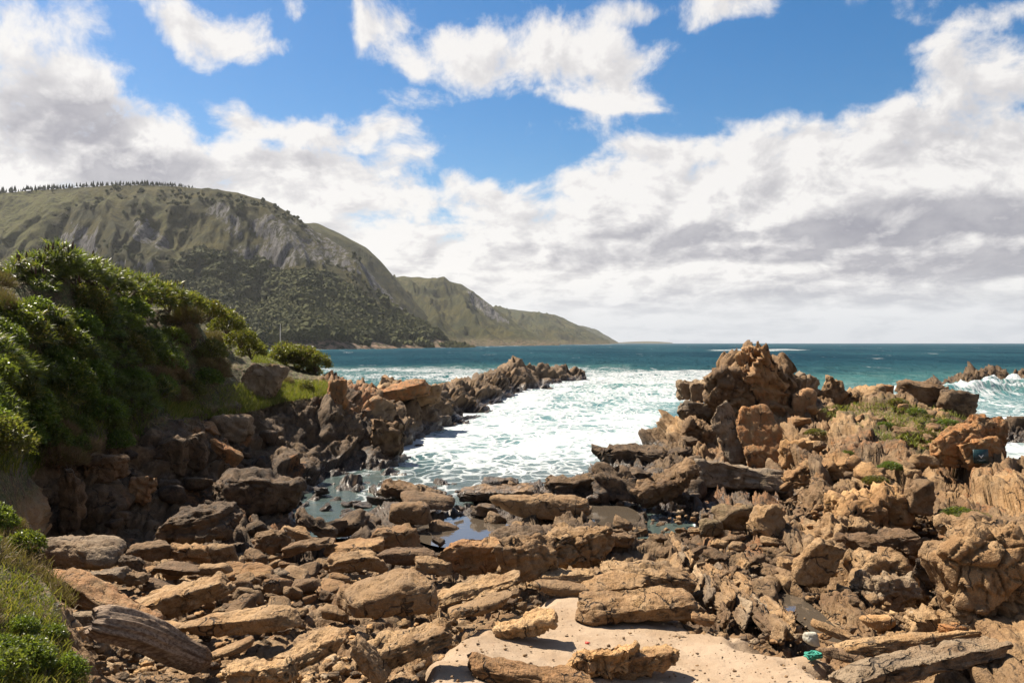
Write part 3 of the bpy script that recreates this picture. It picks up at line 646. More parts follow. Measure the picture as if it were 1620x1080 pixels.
# ------------------------------------------------------------------ far mountains
def mountain_material():
    """attribute cover: r bare cliff, g forest, b pale shore rock, a dry grass"""
    m, t, b, o = material('mountain')
    pos = t.new('ShaderNodeNewGeometry').outputs['Position']
    z = t.sep(t.attr('cover', 'Vector')); za = t.attr('cover', 'Alpha')
    n1 = t.noise(pos, .035, 8, .65); n2 = t.noise(pos, .16, 6, .7)
    stk = t.noise(t.vec('MULTIPLY', pos, (.30, .06, .075)), 1., 7, .74)
    c = t.mix(t.ramp(n1, .38, .62), (0.0272, 0.0272, 0.0080), (0.0704, 0.0592, 0.0160))
    c = t.mix(t.ramp(n2, .50, .68, 0, .8), c, (0.0160, 0.0208, 0.0080))
    c = t.mix(t.math('MULTIPLY', za, t.ramp(n2, .62, .40)), c, (.082, .080, .022))
    c = t.mix(t.math('MULTIPLY', z[1], .7), c, t.mix(t.ramp(n2, .4, .6), (0.0112, 0.0176, 0.0064), (0.0360, 0.0440, 0.0144)))
    rk = t.mix(t.ramp(stk, .36, .62), (0.0360, 0.0336, 0.0320), (0.1600, 0.1504, 0.1440))
    c = t.mix(t.ramp(t.math('ADD', z[0], t.math('MULTIPLY', t.math('SUBTRACT', stk, .5), 1.6)), .38, .62), c, rk)
    c = t.mix(t.math('MULTIPLY', z[2], t.ramp(n2, .40, .58)), c, t.mix(t.ramp(n1, .4, .6), (0.2720, 0.1760, 0.1200), (0.1760, 0.1360, 0.1040)))
    t.l.new(c, b.inputs['Base Color']); b.inputs['Roughness'].default_value = .95; b.inputs['Specular IOR Level'].default_value = .1
    t.l.new(t.bump(t.math('ADD', t.math('MULTIPLY', n1, .5), t.math('ADD', n2, stk)), .9, 7.), b.inputs['Normal'])
    return m
M_MTN = mountain_material()
M1V = {}
def mountain(name, cols, vp, zp, gully, seed, paint, nu=420, nv=150, small=2.2):
    cols = np.array(cols, float); u = np.linspace(cols[0, 0], cols[-1, 0], nu)
    cpy, cY, sY = (np.interp(u, cols[:, 0], cols[:, k]) for k in (1, 2, 3))
    for a in (cpy, cY, sY):
        for _ in range(6): a[1:-1] = .25 * a[:-2] + .5 * a[1:-1] + .25 * a[2:]
    zc = CH + (HY - cpy) * cY / F
    vb = np.concatenate([np.linspace(0, 1, nv), 1 + np.linspace(.04, 1.2, 14)])
    U, V = np.meshgrid(u, vb, indexing='ij'); CYg, SYg, ZC = cY[:, None], sY[:, None], zc[:, None]
    Yd = SYg + (CYg - SYg) * V
    prof = np.where(V <= 1, np.interp(np.minimum(V, 1), vp, zp), 1 - .35 * (V - 1))
    X = (U - CX) / F * Yd; Z = ZC * prof - 2.0 * (1 - np.minimum(V, 1))
    P = np.stack([X.ravel(), Yd.ravel(), Z.ravel()], 1)
    env = (np.sin(np.clip(V, 0, 1) * np.pi) ** .8).ravel(); hs = np.repeat(zc, len(vb)) / zc.max()
    q = np.stack([X.ravel() / 95 + Yd.ravel() / 300, Yd.ravel() / 260, np.zeros(X.size)], 1)
    g = ridged(q, 4, seed, .5); P[:, 2] += gully * env * hs * (g - .35)
    P[:, 1] += gully * .9 * env * hs * fbm(np.stack([X.ravel() / 60, Z.ravel() / 80, np.zeros(X.size)], 1), 4, seed + 3)
    keepv = np.clip(V.ravel(), 0, 1)
    P[:, 2] += small * fbm(P / 22., 4, seed + 5) * np.minimum(1, 6 * keepv) * np.where(keepv > .97, .5, 1.)
    f = gridfaces(nu, len(vb))
    py = HY + (CH - P[:, 2]) * F / P[:, 1]; px = CX + F * P[:, 0] / P[:, 1]
    nr = vnormals(P.astype(np.float32), f); nr *= np.sign(nr[:, 2:3] + 1e-9)
    cov = paint(px, py, P, nr, keepv)
    o = link(name, mesh(name, P, f, M_MTN, {'cover': np.clip(cov, 0, 1)}), kind='structure')
    return P, f, cov, keepv, px, py
def paint1(px, py, P, nr, v):
    w = fbm(P / 45., 4, 301) * 34
    cliff = np.zeros(len(P))
    for pl in ([(395,345),(470,352),(545,385),(600,430),(650,490),(690,535),(640,510),(590,462),(520,425),(450,430),(410,400)],
               [(180,330),(240,335),(280,390),(260,410),(210,380)], [(110,345),(150,345),(160,420),(120,430),(90,390)],
               [(140,395),(250,400),(260,440),(150,430)], [(340,330),(380,345),(400,420),(370,400)], [(300,455),(380,500),(420,540),(380,530)]):
        cliff = np.maximum(cliff, sstep(inpoly(px, py, pl) + w, -14, 12))
    cliff *= .50 + .5 * sstep(nr[:, 2], .75, .35)
    forest = sstep(inpoly(px, py, [(330,400),(420,430),(520,430),(600,470),(680,525),(720,548),(520,550),(400,530),(330,480),(260,440)]) + w, -10, 20)
    shore = sstep(P[:, 2], 13, 5) * sstep(px, 380, 500)
    grass = sstep(inpoly(px, py, [(-300,290),(180,306),(215,320),(100,340),(60,395),(-300,430)]) + .6 * w, -8, 10)
    spur = np.maximum(sstep(inpoly(px, py, [(210,305),(250,310),(300,420),(330,480),(290,440),(245,350)]) + .6 * w, -6, 8), sstep(inpoly(px, py, [(470,340),(530,365),(620,425),(600,425),(530,380)]), -3, 6))
    return np.stack([cliff, forest, shore, np.maximum(grass, .8 * spur)], 1)
def paint2(px, py, P, nr, v):
    w = fbm(P / 90., 4, 311) * 12
    cliff = .62 * sstep(inpoly(px, py, [(735,455),(775,478),(805,510),(770,505),(745,480)]) + w, -6, 6)
    return np.stack([cliff, .5 * sstep(w, -4, 4), sstep(P[:, 2], 16, 6) * .5, .28 * sstep(v + w * .02, .72, .95)], 1)
def paint3(px, py, P, nr, v):
    w = fbm(P / 160., 4, 321); return np.stack([.12 + .3 * w, .5 + w, sstep(P[:, 2], 18, 6) * .25, .10 * sstep(v, .75, 1)], 1)
m1 = mountain('mountain', [(-420,350,1000,560),(-200,318,1000,600),(0,305,1000,640),(60,301,1000,645),(150,295,1000,650),(230,292,1005,650),(300,297,1020,650),(370,304,1030,650),(430,320,1050,655),(480,352,1060,660),(530,384,1075,670),(560,405,1080,680),(600,447,1080,730),(640,492,1060,790),(680,523,1010,850),(715,543,980,920),(745,550,960,940)],
    [0, .04, .45, .62, .80, .93, 1], [0, .05, .34, .60, .85, .97, 1], 46, 201, paint1, 520, 170)
mountain('mountain', [(440,356,1500,1200),(500,352,1500,1200),(540,370,1500,1200),(580,392,1500,1200),(605,416,1500,1220),(640,458,1480,1250),(680,505,1450,1300),(700,540,1450,1350)], [0, .5, .85, 1], [0, .5, .93, 1], 16, 231, paint2, 120, 60)
mountain('mountain', [(560,445,2150,1150),(640,437,2150,1180),(690,441,2150,1220),(730,449,2150,1260),(760,470,2130,1300),(790,492,2100,1350),(820,514,2080,1420),(850,531,2050,1500),(885,541.5,2000,1650)],
    [0, .05, .5, .8, 1], [0, .06, .45, .84, 1], 60, 241, paint2, 260, 110, 5)
mountain('mountain', [(740,478,3200,2100),(800,488,3200,2100),(850,494,3200,2150),(880,498,3200,2200),(910,512,3150,2300),(940,528,3100,2450),(965,541,3050,2700)], [0, .05, .5, .85, 1], [0, .07, .5, .88, 1], 70, 251, paint3, 180, 70, 7)
mountain('mountain', [(870,508,4600,3600),(925,516,4600,3600),(945,522,4600,3700),(965,534,4550,3800),(978,541.2,4500,4000)], [0, .05, .5, 1], [0, .07, .6, 1], 40, 261, paint3, 80, 40, 8)
mountain('distant_island', [(972,541.9,5900,5600),(1000,540.2,5900,5600),(1025,539.6,5900,5600),(1050,540.6,5900,5600),(1064,541.9,5900,5600)], [0, .5, 1], [0, .7, 1], 2, 271, paint3, 40, 12, .5)

def scatter_gn(name, pts, scl, mat, cone=False, label=None):
    """a far wood: one object whose points carry lumpy crowns"""
    me = bpy.data.meshes.new(name); me.vertices.add(len(pts)); me.vertices.foreach_set('co', np.asarray(pts, np.float32).ravel())
    a = me.attributes.new('crown', 'FLOAT', 'POINT'); a.data.foreach_set('value', np.asarray(scl, np.float32))
    me.materials.append(mat)
    g = bpy.data.node_groups.new(name + '_nodes', 'GeometryNodeTree')
    g.interface.new_socket('Geometry', in_out='INPUT', socket_type='NodeSocketGeometry'); g.interface.new_socket('Geometry', in_out='OUTPUT', socket_type='NodeSocketGeometry')
    N = g.nodes.new; L = g.links.new
    gi, go = N('NodeGroupInput'), N('NodeGroupOutput')
    if cone:
        s = N('GeometryNodeMeshCone'); s.inputs['Vertices'].default_value = 7; s.inputs['Radius Bottom'].default_value = .30; s.inputs['Depth'].default_value = 1.25; geo = s.outputs['Mesh']
    else:
        s = N('GeometryNodeMeshIcoSphere'); s.inputs['Radius'].default_value = .55; s.inputs['Subdivisions'].default_value = 3
        nz = N('ShaderNodeTexNoise'); nz.inputs['Scale'].default_value = 3.1; nz.inputs['Detail'].default_value = 3
        sub = N('ShaderNodeVectorMath'); sub.operation = 'SUBTRACT'; L(nz.outputs[1], sub.inputs[0]); sub.inputs[1].default_value = (.5, .5, .5)
        sc = N('ShaderNodeVectorMath'); sc.operation = 'SCALE'; L(sub.outputs[0], sc.inputs[0]); sc.inputs[3].default_value = 1.1
        sp = N('GeometryNodeSetPosition'); L(s.outputs['Mesh'], sp.inputs['Geometry']); L(sc.outputs[0], sp.inputs['Offset']); geo = sp.outputs[0]
    sm = N('GeometryNodeSetMaterial'); sm.inputs['Material'].default_value = mat; L(geo, sm.inputs['Geometry'])
    ip = N('GeometryNodeInstanceOnPoints'); L(gi.outputs[0], ip.inputs['Points']); L(sm.outputs[0], ip.inputs['Instance'])
    na = N('GeometryNodeInputNamedAttribute'); na.data_type = 'FLOAT'; na.inputs['Name'].default_value = 'crown'
    L(na.outputs[0], ip.inputs['Scale'])
    if not cone:
        rv = N('FunctionNodeRandomValue'); rv.data_type = 'FLOAT_VECTOR'; rv.inputs[0].default_value = (-.4, -.4, 0); rv.inputs[1].default_value = (.4, .4, 6.28)
        L(rv.outputs[0], ip.inputs['Rotation'])
    L(ip.outputs[0], go.inputs[0])
    o = link(name, me, kind='stuff', label=label)
    md = o.modifiers.new('crowns', 'NODES'); md.node_group = g
    return o
def tree_material(name, a, b_, c_):
    m, t, b, o = material(name)
    rnd = t.new('ShaderNodeObjectInfo').outputs['Random']; pos = t.new('ShaderNodeNewGeometry').outputs['Position']
    c = t.mix(rnd, a, b_); c = t.mix(t.ramp(t.noise(pos, .5, 4, .7), .5, .66), c, c_)
    t.l.new(c, b.inputs['Base Color']); b.inputs['Roughness'].default_value = .9; b.inputs['Specular IOR Level'].default_value = .15
    t.l.new(t.bump(t.noise(pos, .9, 4, .7), .9, 1.2), b.inputs['Normal'])
    return m
def build_far_woods():
    P, f, cov, v, px, py = m1
    rg = np.random.default_rng(11)
    w = cov[:, 1] * (1 - sstep(cov[:, 0], .35, .6)) * (cov[:, 2] < .3) * (px > 150)
    w = w * (fbm(P / 38., 3, 331) > -.35)
    low = .035 * (v > .05) * (v < .97) * (cov[:, 0] < .45) * (cov[:, 3] < .5) * (px > -60) * sstep(fbm(P / 30., 3, 341), -.1, .3)
    w = np.maximum(w, low) * (v < .97)
    idx = rg.choice(len(P), 9500, p=w / w.sum())
    pts = P[idx] + rg.normal(0, 1, (len(idx), 3)) * np.array([2.2, 3.2, .3]); pts[:, 2] += 1.2
    scl = np.where(cov[idx, 1] > .4, rg.uniform(5.5, 12.0, len(idx)), rg.uniform(2.2, 5.0, len(idx)))
    scatter_gn('forest', pts, scl, tree_material('far_crown', (.024, .030, .008), (.060, .062, .016), (.085, .076, .02)), label='dense dark green forest on the lower mountain slope')
    cr = np.where((np.arange(len(v)) % 184 == 169) & (px > -330) & (px < 318))[0]; cr = cr[np.argsort(px[cr])]
    k = rg.uniform(0, 1, 560); k = np.sort(k)
    xs = -330 + 640 * k; pts = []; sc = []
    for x in xs:
        j = np.argmin(np.abs(px[cr] - x)); a = P[cr[j]]
        d = rg.uniform(0, 14); pts.append((a[0] * (1 + d / a[1]) + rg.normal(0, 1.5), a[1] + d, a[2] + 1.6)); sc.append(np.interp(x, [-330, 0, 230, 318], [6.0, 5.4, 4.4, 2.6]) * rg.uniform(.45, 1.1))
    scatter_gn('pine_forest', pts, sc, tree_material('far_pine', (.018, .026, .014), (.030, .036, .018), (.020, .024, .014)), True, label='thin dark row of pines along the mountain skyline')
build_far_woods()

# ------------------------------------------------------------------ single rocks
def icos(level):
    import bmesh
    bm = bmesh.new(); bmesh.ops.create_icosphere(bm, subdivisions=level, radius=1.0)
    v = np.array([x.co[:] for x in bm.verts]); f = np.array([[q.index for q in x.verts] for x in bm.faces]); bm.free()
    return v, f
ICO = {k: icos(k) for k in (2, 3, 4, 5, 6)}
STY = {  # sharpness, plane tilt, chamfers, lump, beds, blocks, knobs
 'block': (34, .17, 11, .035, .06, .18, .0), 'slab': (30, .12, 9, .03, .10, .14, .0), 'round': (7, .16, 9, .06, .05, .08, .0),
 'face': (10, .12, 8, .05, .06, .26, .0), 'strata': (30, .24, 10, .03, .42, .34, .0), 'ribbed': (14, .14, 6, .05, .26, .16, .0), 'knob': (7, .14, 5, .07, .07, .20, .20), 'jag': (24, .26, 9, .06, .17, .30, .0)}
def rock_shape(dims, style, seed, level=4, bed=None):
    """a rounded, chamfered polyhedron of the given size, jointed, bedded and weathered"""
    sh, tilt, nch, lump, beds, blk, knob = STY[style]; rg = np.random.default_rng(seed)
    v, f = ICO[level]; w, d, h = dims; S = np.array([w, d, h]) / 2
    acc = np.zeros(len(v))
    for ax in range(3):
        for sg in (-1, 1):
            n = np.zeros(3); n[ax] = sg; n += rg.normal(0, tilt, 3); n /= np.linalg.norm(n)
            off = rg.uniform(.86, 1.05); acc += np.maximum(v @ n / off, 0) ** sh
    for k in range(nch):
        n = rg.normal(0, 1, 3); n /= np.linalg.norm(n); acc += np.maximum(v @ n / (rg.uniform(.70, .98) * np.abs(n).sum() ** .75), 0) ** sh
    p = v * (acc ** (-1 / sh))[:, None] * S
    sz = float((w * d * h) ** (1 / 3)); o = rg.uniform(-50, 50, 3)
    nr = vnormals(p, f)
    m = np.minimum(sz, 2.2)
    dd = lump * sz * fbm(p / sz * 1.3 + o, 3, seed)
    bn = np.array(bed if bed is not None else (rg.normal(0, .15), rg.normal(0, .15), 1.0)); bn = bn / np.linalg.norm(bn)
    pw = p + .12 * sz * np.stack([fbm(p / sz * 1.6 + o + 9 * k, 3, seed + k) for k in range(3)], 1)
    s = pw @ bn
    b1 = vnoise(np.stack([s / m * 6.5 + o[0], p[:, 0] / m * .5, p[:, 1] / m * .5], 1), seed + 4)
    dd += beds * m * .34 * np.sign(b1) * np.abs(b1) ** .5
    for (sc, a) in ((.42, .55), (.17, .25)):
        bb, cr = blocks(pw / (m * sc) + o, seed + int(sc * 100), .9); dd += blk * m * a * (bb * .55 - cr * .75)
    if knob:
        f1, f2, _, _ = worley(pw / (m * .20) + o, seed + 8); dd += knob * m * .5 * (.45 - f1)
    dd += .012 * m * fbm(p / m * 9 + o, 3, seed + 6)
    return p + nr * dd[:, None], f
def rock_zone(n, p, dark=0., org=0., soil=0., grey=.2):
    q = p + 100; a = fbm(q * 1.1, 3, 77)
    return np.stack([np.full(n, dark), np.full(n, org), np.full(n, soil), np.full(n, grey)], 1) + 0 * a[:, None]
KIND = {'t': (0, .05, 0, .15), 'g': (.05, .0, 0, .75), 'o': (0, .85, 0, .1), 'd': (1., .03, 0, .4), 'b': (.62, .12, 0, .2), 'y': (.0, .30, 0, 0.), 'w': (0, 0, 0, .95), 'm': (.3, .1, .35, .4), 'r': (.12, .55, 0, .2)}
def rock(x0, y0, x1, y1, style, kind, label=None, roll=0, yaw=0, dr=.7, Y=None, lift=0, level=None, parent=None, name='boulder', cat='boulder', bed=None, pitch=0, group=None, taper=0.):
    """a rock that fills the photo box at its distance on the ground; roll tilts it to the right (clockwise seen from the camera)"""
    seed = int(x0 * 7 + y0 * 13) % 9973
    cx, cy = (x0 + x1) / 2, (y0 + y1) / 2; bw, bh = x1 - x0, y1 - y0
    r = abs(R(roll)); L_, T_ = bw, bh
    if r > .02:
        c2 = math.cos(2 * r)
        if abs(c2) > .25: L_ = (bw * math.cos(r) - bh * math.sin(r)) / c2; T_ = (bh * math.cos(r) - bw * math.sin(r)) / c2
        else: L_ = bw * .95; T_ = bh * .45
        L_ = max(L_, .4 * bw); T_ = max(T_, .50 * bh)
    if Y is None:
        q = hit(cx, min(y1, 1079) if y1 < 1079 else 1079); Y = q.y if q is not None else 30.
        if y1 > 1085: Y *= (1080 - HY) / (y1 - HY)
    k = Y / F; w = L_ * k; th = math.atan((cy - HY) / F)
    d = dr * w; hh = T_ * k
    if d * math.sin(th) > .5 * hh: d = max(.5 * hh / math.sin(th), .55 * min(w, hh * 3))
    h = max((hh - d * math.sin(th)) / math.cos(th), .55 * hh)
    Yc = Y + d * .5 * math.cos(R(yaw)); s = Yc / Y; ctr = at(cx, cy, Yc)
    dims = (w * s * 1.06, d, h * s * 1.12)
    lv = level or (5 if bw * bh > 4200 else 4 if bw * bh > 500 else 3)
    p, f = rock_shape(dims, style, seed, lv, bed)
    Rm = np.array(Matrix.Rotation(R(yaw), 3, 'Z') @ Matrix.Rotation(R(roll), 3, 'Y') @ Matrix.Rotation(R(pitch), 3, 'X'))
    p = p @ Rm.T
    zb = p[:, 2].min(); p[:, 2] -= zb
    if taper:
        q_ = p[:, 2] / p[:, 2].max(); p[:, 0] = p[:, 0] * (1 - taper * q_) * (1 + .45 * taper * (1 - q_))
    loc = Vector((ctr.x, ctr.y, ctr.z + zb + lift))
    zz = np.tile(np.array(KIND[kind]), (len(p), 1))
    o = link(name, mesh(name, p, f, M_ROCK, {'zone': zz}, smooth=style in ('round', 'knob')), loc=loc)
    if parent is not None:
        o.parent = parent
        if label: o['label'] = label
    else:
        o['label'] = label; o['category'] = cat
        if group: o['group'] = group
    ROCKS.append((loc.x, loc.y, max(dims[0], dims[1]) * .5))
    if label: HEROPOS.append((cx, cy, label))
    return o
ROCKS = []; HEROPOS = []
import re
ORD = 'first second third fourth fifth sixth seventh eighth ninth tenth eleventh twelfth thirteenth fourteenth fifteenth sixteenth seventeenth eighteenth nineteenth twentieth'.split()
def nth(k): return ORD[k] if k < 20 else ('twenty ' + ORD[k - 20] if k < 29 else '%dth' % (k + 1))
def headword(l): return re.split(r' (?:at|beside|behind|in|right|left|with|on|between|leaning|lying|below|above|under|above|partly|just|and|filling|carrying|directly|half|off|farther|awash|standing|by) ', l)[0]
OUT = LAND[3]
V_ = (1, .15, .25)     # steep bedding for the outcrop pieces
HERO = [
 # left foreground
 (62,838,192,908,'round','g','largest smooth grey boulder at the foot of the dark gully',4,-8),
 (203,852,272,890,'block','b','squarish brown boulder right of the largest smooth grey boulder',3,10),
 (188,872,230,908,'block','d','small dark tilted block between the smooth grey boulder and the brown one',24,15),
 (268,858,326,892,'knob','y','golden pitted boulder at the foot of the dark cliff'),
 (322,858,374,892,'block','t','flat topped tan block beside the golden pitted boulder',0,8),
 (248,883,318,914,'round','b','low brown rounded rock in front of the golden pitted boulder',6),
 (308,886,362,914,'round','t','low tan rounded rock in front of the flat topped block',-5),
 (140,892,204,928,'block','g','grey angular rock behind the upper end of the reddish slab',-8),
 (182,894,232,928,'block','b','dark brown angular rock right of the grey angular one behind the reddish slab',14),
 (72,900,252,988,'slab','r','long reddish slab leaning down to the right beside the grassy bank',21,-14,.45),
 (224,903,368,978,'block','t','large tan wedge shaped block with a shadowed right face above the driftwood',-14,28,.8),
 (120,958,188,990,'round','g','small smooth grey rock just behind the driftwood log',0),
 (205,972,236,990,'round','t','small pale round stone between the driftwood log and the reddish slab'),
 (322,952,468,1012,'round','t','long smooth tan boulder right of the driftwood log',-4,8,.6),
 (222,975,300,1005,'round','t','tan rock partly behind the driftwood log, below the wedge block',6),
 (322,1006,402,1050,'round','t','low curved pale rock at the right end of the driftwood log',-20,0,.5),
 (355,1028,470,1100,'knob','t','pitted pale rock at the bottom edge left of the ribbed rocks',-6),
 (435,985,562,1074,'ribbed','t','ribbed tan rock leaning left, left of the upright slab',-24,10,.8),
 (545,1012,625,1082,'slab','t','upright leaning slab at the bottom edge in front of the biggest round boulder',52,0,.6),
 (528,892,698,990,'round','t','biggest rounded tan boulder in the centre left foreground',-6,12,.8),
 (575,968,725,1064,'jag','t','cracked tan ledge directly below the biggest rounded boulder',-16,14,.7),
 (690,898,822,962,'ribbed','t','cracked tan rock right of the biggest rounded boulder',-16,0,.7),
 (692,930,812,990,'round','t','knuckled row of pale rock on the left edge of the sand',-18,0,.45),
 (780,962,878,1018,'knob','t','knobbly low rock on the sand left of the long slab',-8),
 (735,1034,938,1100,'slab','y','flat pale yellow rock at the bottom edge of the sand',8,-6,.9),
 (784,843,874,918,'knob','t','rounded cracked boulder right of the brick coloured block',0,8),
 (708,853,798,906,'slab','r','brick coloured square cut block below the left pool',0,6,.5),
 (608,857,694,896,'round','b','smooth brown oval boulder left of the brick coloured block',3),
 (654,874,722,912,'block','t','tan cracked rock in front of the smooth brown oval boulder',8),
 (523,867,602,908,'block','t','tan square boulder with a vertical crack, left of the oval boulder',-3,6),
 (518,848,606,884,'slab','y','mossy yellow brown slab behind the tan square boulder',-4),
 (588,826,658,870,'block','y','flat topped yellowish boulder left of the left pool',-3,8),
 (448,843,522,882,'ribbed','b','dark striped slab leaning left of the mossy slab',-14),
 (468,808,532,854,'jag','d','pointed dark block at the foot of the cliff by the small channel',24,0),
 (443,828,492,860,'block','t','tan block leaning against the pointed dark block',12),
 (405,838,452,872,'jag','b','brown broken rock left of the tan leaning block',0),
 (612,791,678,832,'round','b','round brown boulder beside the small channel',0),
 (598,755,692,802,'knob','b','large brown rock at the mouth of the small channel',10),
 (640,772,728,812,'round','b','dark brown rock behind the round brown boulder',5),
 (732,763,854,798,'slab','b','wide flat brown slab behind the left pool',-2,0,.5),
 (798,778,930,828,'round','t','big long oval boulder between the two pools',2,4,.5),
 (770,826,874,868,'knob','d','dark low rock at the front edge of the left pool',-4),
 (862,832,962,898,'jag','t','round deeply cracked tan rock below the right pool',0),
 (940,836,1004,866,'knob','b','small cracked rock at the front edge of the right pool',6),
 (948,878,1100,938,'slab','t','large pointed tan slab behind the long slab',7,0,.6),
 (856,896,942,924,'slab','t','upper of two stacked flat slabs left of the long slab',-3,0,.6),
 (850,914,930,948,'round','t','lower of two stacked flat slabs left of the long slab',4,0,.6),
 (915,908,1014,948,'block','t','cracked slab between the stacked slabs and the pointed slab',-4,0,.5),
 (916,926,1108,988,'slab','t','long straight edged slab lying on the sand',-3,4,.45),
 (1092,964,1134,994,'block','y','small block at the right end of the long slab',12),
 (903,1012,1000,1078,'jag','y','left half of the split rock half buried in the sand',-6,0),
 (955,1013,1073,1072,'block','y','right half of the split rock half buried in the sand',-9,0),
 # right foreground
 (1288,983,1372,1024,'block','t','square ended block behind the white float',20,-20,.9),
 (1296,1018,1384,1056,'round','b','dark rounded rock on the sand beside the green rope',12,0,.6),
 (1306,988,1504,1048,'slab','t','broad tan slab right of the dark rounded rock',-8,0,.6),
 (1330,1004,1566,1092,'slab','g','long grey slab sloping into the sand at the bottom right',-13,0,.5),
 (1368,968,1414,998,'round','y','round yellow brown stone behind the broad tan slab',0),
 (1438,958,1506,1000,'jag','t','pile of broken tan rock in the dark crevice',0),
 (1494,984,1526,1008,'block','o','small orange brown stone at the top of the broad slab',0),
 (1184,793,1244,852,'block','t','tall tan block standing below the pale pillow slab',-8,16,.8),
 (1128,798,1192,838,'block','m','olive brown block left of the tall tan block',0,10),
 (1108,818,1146,850,'round','m','small greenish boulder left of the olive brown block',0),
 (1254,843,1336,934,'block','t','pale tan leaning block left of the layered rock mass',28,0,.7),
 (1228,880,1262,908,'block','t','small tan rock beside the narrow stream pool',16),
 (830,730,900,758,'knob','d','dark low rock awash in the middle of the inlet',3),
 (880,688,952,702,'knob','d','flat dark rock awash farther out in the inlet',0),
 (765,655,793,671,'knob','d','small dark rock in the surf off the long spine',0),
 (712,692,726,704,'round','d','tiny dark stone in the surf by the foot of the cliff',0),
 (665,708,694,732,'knob','d','dark rock in the surf at the foot of the cliff',0),
 (955,705,1052,735,'jag','d','dark flat rock on the right side of the inlet',0),
 (940,745,1010,795,'jag','d','dark broken rock behind the right pool',0),
 (1010,735,1098,800,'jag','b','dark brown leaning rock left of the pale pillow slab',-22),
 (760,752,820,776,'knob','d','dark rock at the water edge behind the wide flat slab',0),
 (855,748,945,790,'jag','d','dark rock at the water edge right of the big oval boulder',0),
 # left cliff and ledge
 (385,575,448,632,'block','g','grey block under the shrubs on the grassy ledge',8,0,.5),
 (128,712,205,775,'block','b','leaning brown block with a lit top edge at the mouth of the gully',-18),
 (335,655,396,695,'knob','g','pale rounded rock on the ledge below the grass',0),
 (290,670,345,690,'block','r','reddish block on top of the grey pillars',0),
 (333,695,385,738,'slab','o','orange streaked leaning slab below the pale rounded rock',36,0,.4),
 (250,690,296,742,'block','d','left of two upright grey rock pillars in the dark cliff',0,0,.6),
 (292,690,328,745,'block','d','right of two upright grey rock pillars in the dark cliff',0,0,.6),
 (200,750,250,800,'jag','r','orange faced rock in the dark gully',20),
 (262,790,375,860,'ribbed','d','large dark ribbed hump at the foot of the cliff',-8),
 (96,742,128,835,'ribbed','d','upright pale streaked rock at the left of the gully',0),
 (345,745,470,812,'ribbed','d','wide dark fluted rock face above the small channel',0),
 (585,662,632,730,'jag','b','upright rounded brown pillar at the cliff foot by the surf',0),
 (590,600,680,640,'slab','o','long pale orange slab on top of the spine',-8),
 (620,605,697,645,'slab','t','tan flat rock on the spine right of the orange slab',-6),
 (518,600,548,648,'slab','o','bright orange upright face at the end of the grassy ledge',0),
]
for e in HERO:
    rock(*e[:6], e[6], *e[7:])
# pieces of the right outcrop: parts of it
OUTC = [
 (1104,556,1286,708,'strata','b',-4,0,.45,37.2), (1160,543,1236,626,'strata','r',-18,0,.6,36.9), (1118,580,1200,668,'strata','b',-22,0,.5,36.4), (1186,592,1270,690,'strata','r',-30,0,.5,36.2), (1226,590,1276,650,'ribbed','b',12,0,.6,37.4),
 (1070,604,1100,632,'block','g',0,0,.8,40.5), (1092,602,1128,634,'block','g',0,0,.8,40), (1072,634,1172,676,'ribbed','w',10,0,.5,37.6),
 (1160,644,1244,746,'slab','o',-17,0,.45,31.6), (1128,644,1184,740,'slab','w',-16,0,.45,32.4), (1066,662,1146,730,'jag','b',12,0,.7,36),
 (1092,726,1240,788,'slab','w',7,-6,.5,27.0), (1122,768,1164,806,'block','b',0,0,.7,28.3), (1090,752,1128,800,'jag','d',0,0,.7,28.6), (1030,730,1096,800,'jag','d',-30,0,.6,29.4),
 (1252,618,1290,694,'ribbed','r',0,0,.7,36), (1286,640,1332,692,'ribbed','b',6,0,.7,35.5), (1262,594,1292,628,'jag','g',0,0,.8,40), (1300,600,1332,640,'jag','b',0,0,.8,40),
 (1332,614,1402,648,'jag','t',0,0,.7,39.5), (1388,608,1410,628,'block','o',0,0,.8,41), (1418,604,1500,652,'knob','t',4,0,.7,39), (1480,612,1544,664,'knob','d',18,0,.7,38),
 (1356,654,1424,702,'block','t',10,0,.7,31.5), (1404,668,1484,724,'block','t',14,0,.7,29.5), (1320,690,1372,716,'block','o',0,0,.7,30), (1354,700,1442,776,'slab','t',36,0,.45,27),
 (1366,696,1418,728,'block','o',8,0,.7,28.5), (1234,690,1300,744,'block','y',-6,0,.7,29.6), (1236,712,1340,790,'jag','y',-18,0,.7,26.5), (1240,756,1352,838,'jag','t',-22,0,.7,23.5),
 (1300,768,1440,852,'jag','y',-4,0,.7,20.5), (1290,812,1400,900,'jag','t',10,0,.7,18.6), (1346,832,1452,884,'ribbed','t',-6,0,.7,17.6), (1344,862,1454,950,'ribbed','t',-6,0,.7,16.4), (1362,900,1450,976,'knob','g',0,0,.7,15.2),
 (1434,764,1474,812,'block','t',0,0,.7,20.5), (1330,664,1362,690,'block','t',0,0,.7,32.5),
]
for i_, e in enumerate(OUTC):
    if e[5] in 'ty' and i_ % 3 == 0: e = e[:5] + ('b',) + e[6:]
    x0, y0, x1, y1, st, kd, rl, yw, dr, Yd = e; pt = -24 if kd == 'o' and y1 > 740 else -14 if kd == 'w' else 0
    rock(x0, y0, x1, y1, st, kd, None, rl, yw, dr, Yd, parent=OUT, name='rock_block', pitch=pt, bed=V_ if st in ('ribbed', 'jag') else (.62, .2, .78) if st == 'strata' else None, taper=.6 if x0 == 1104 else .4 if y0 < 560 else .3 if st == 'jag' else 0)
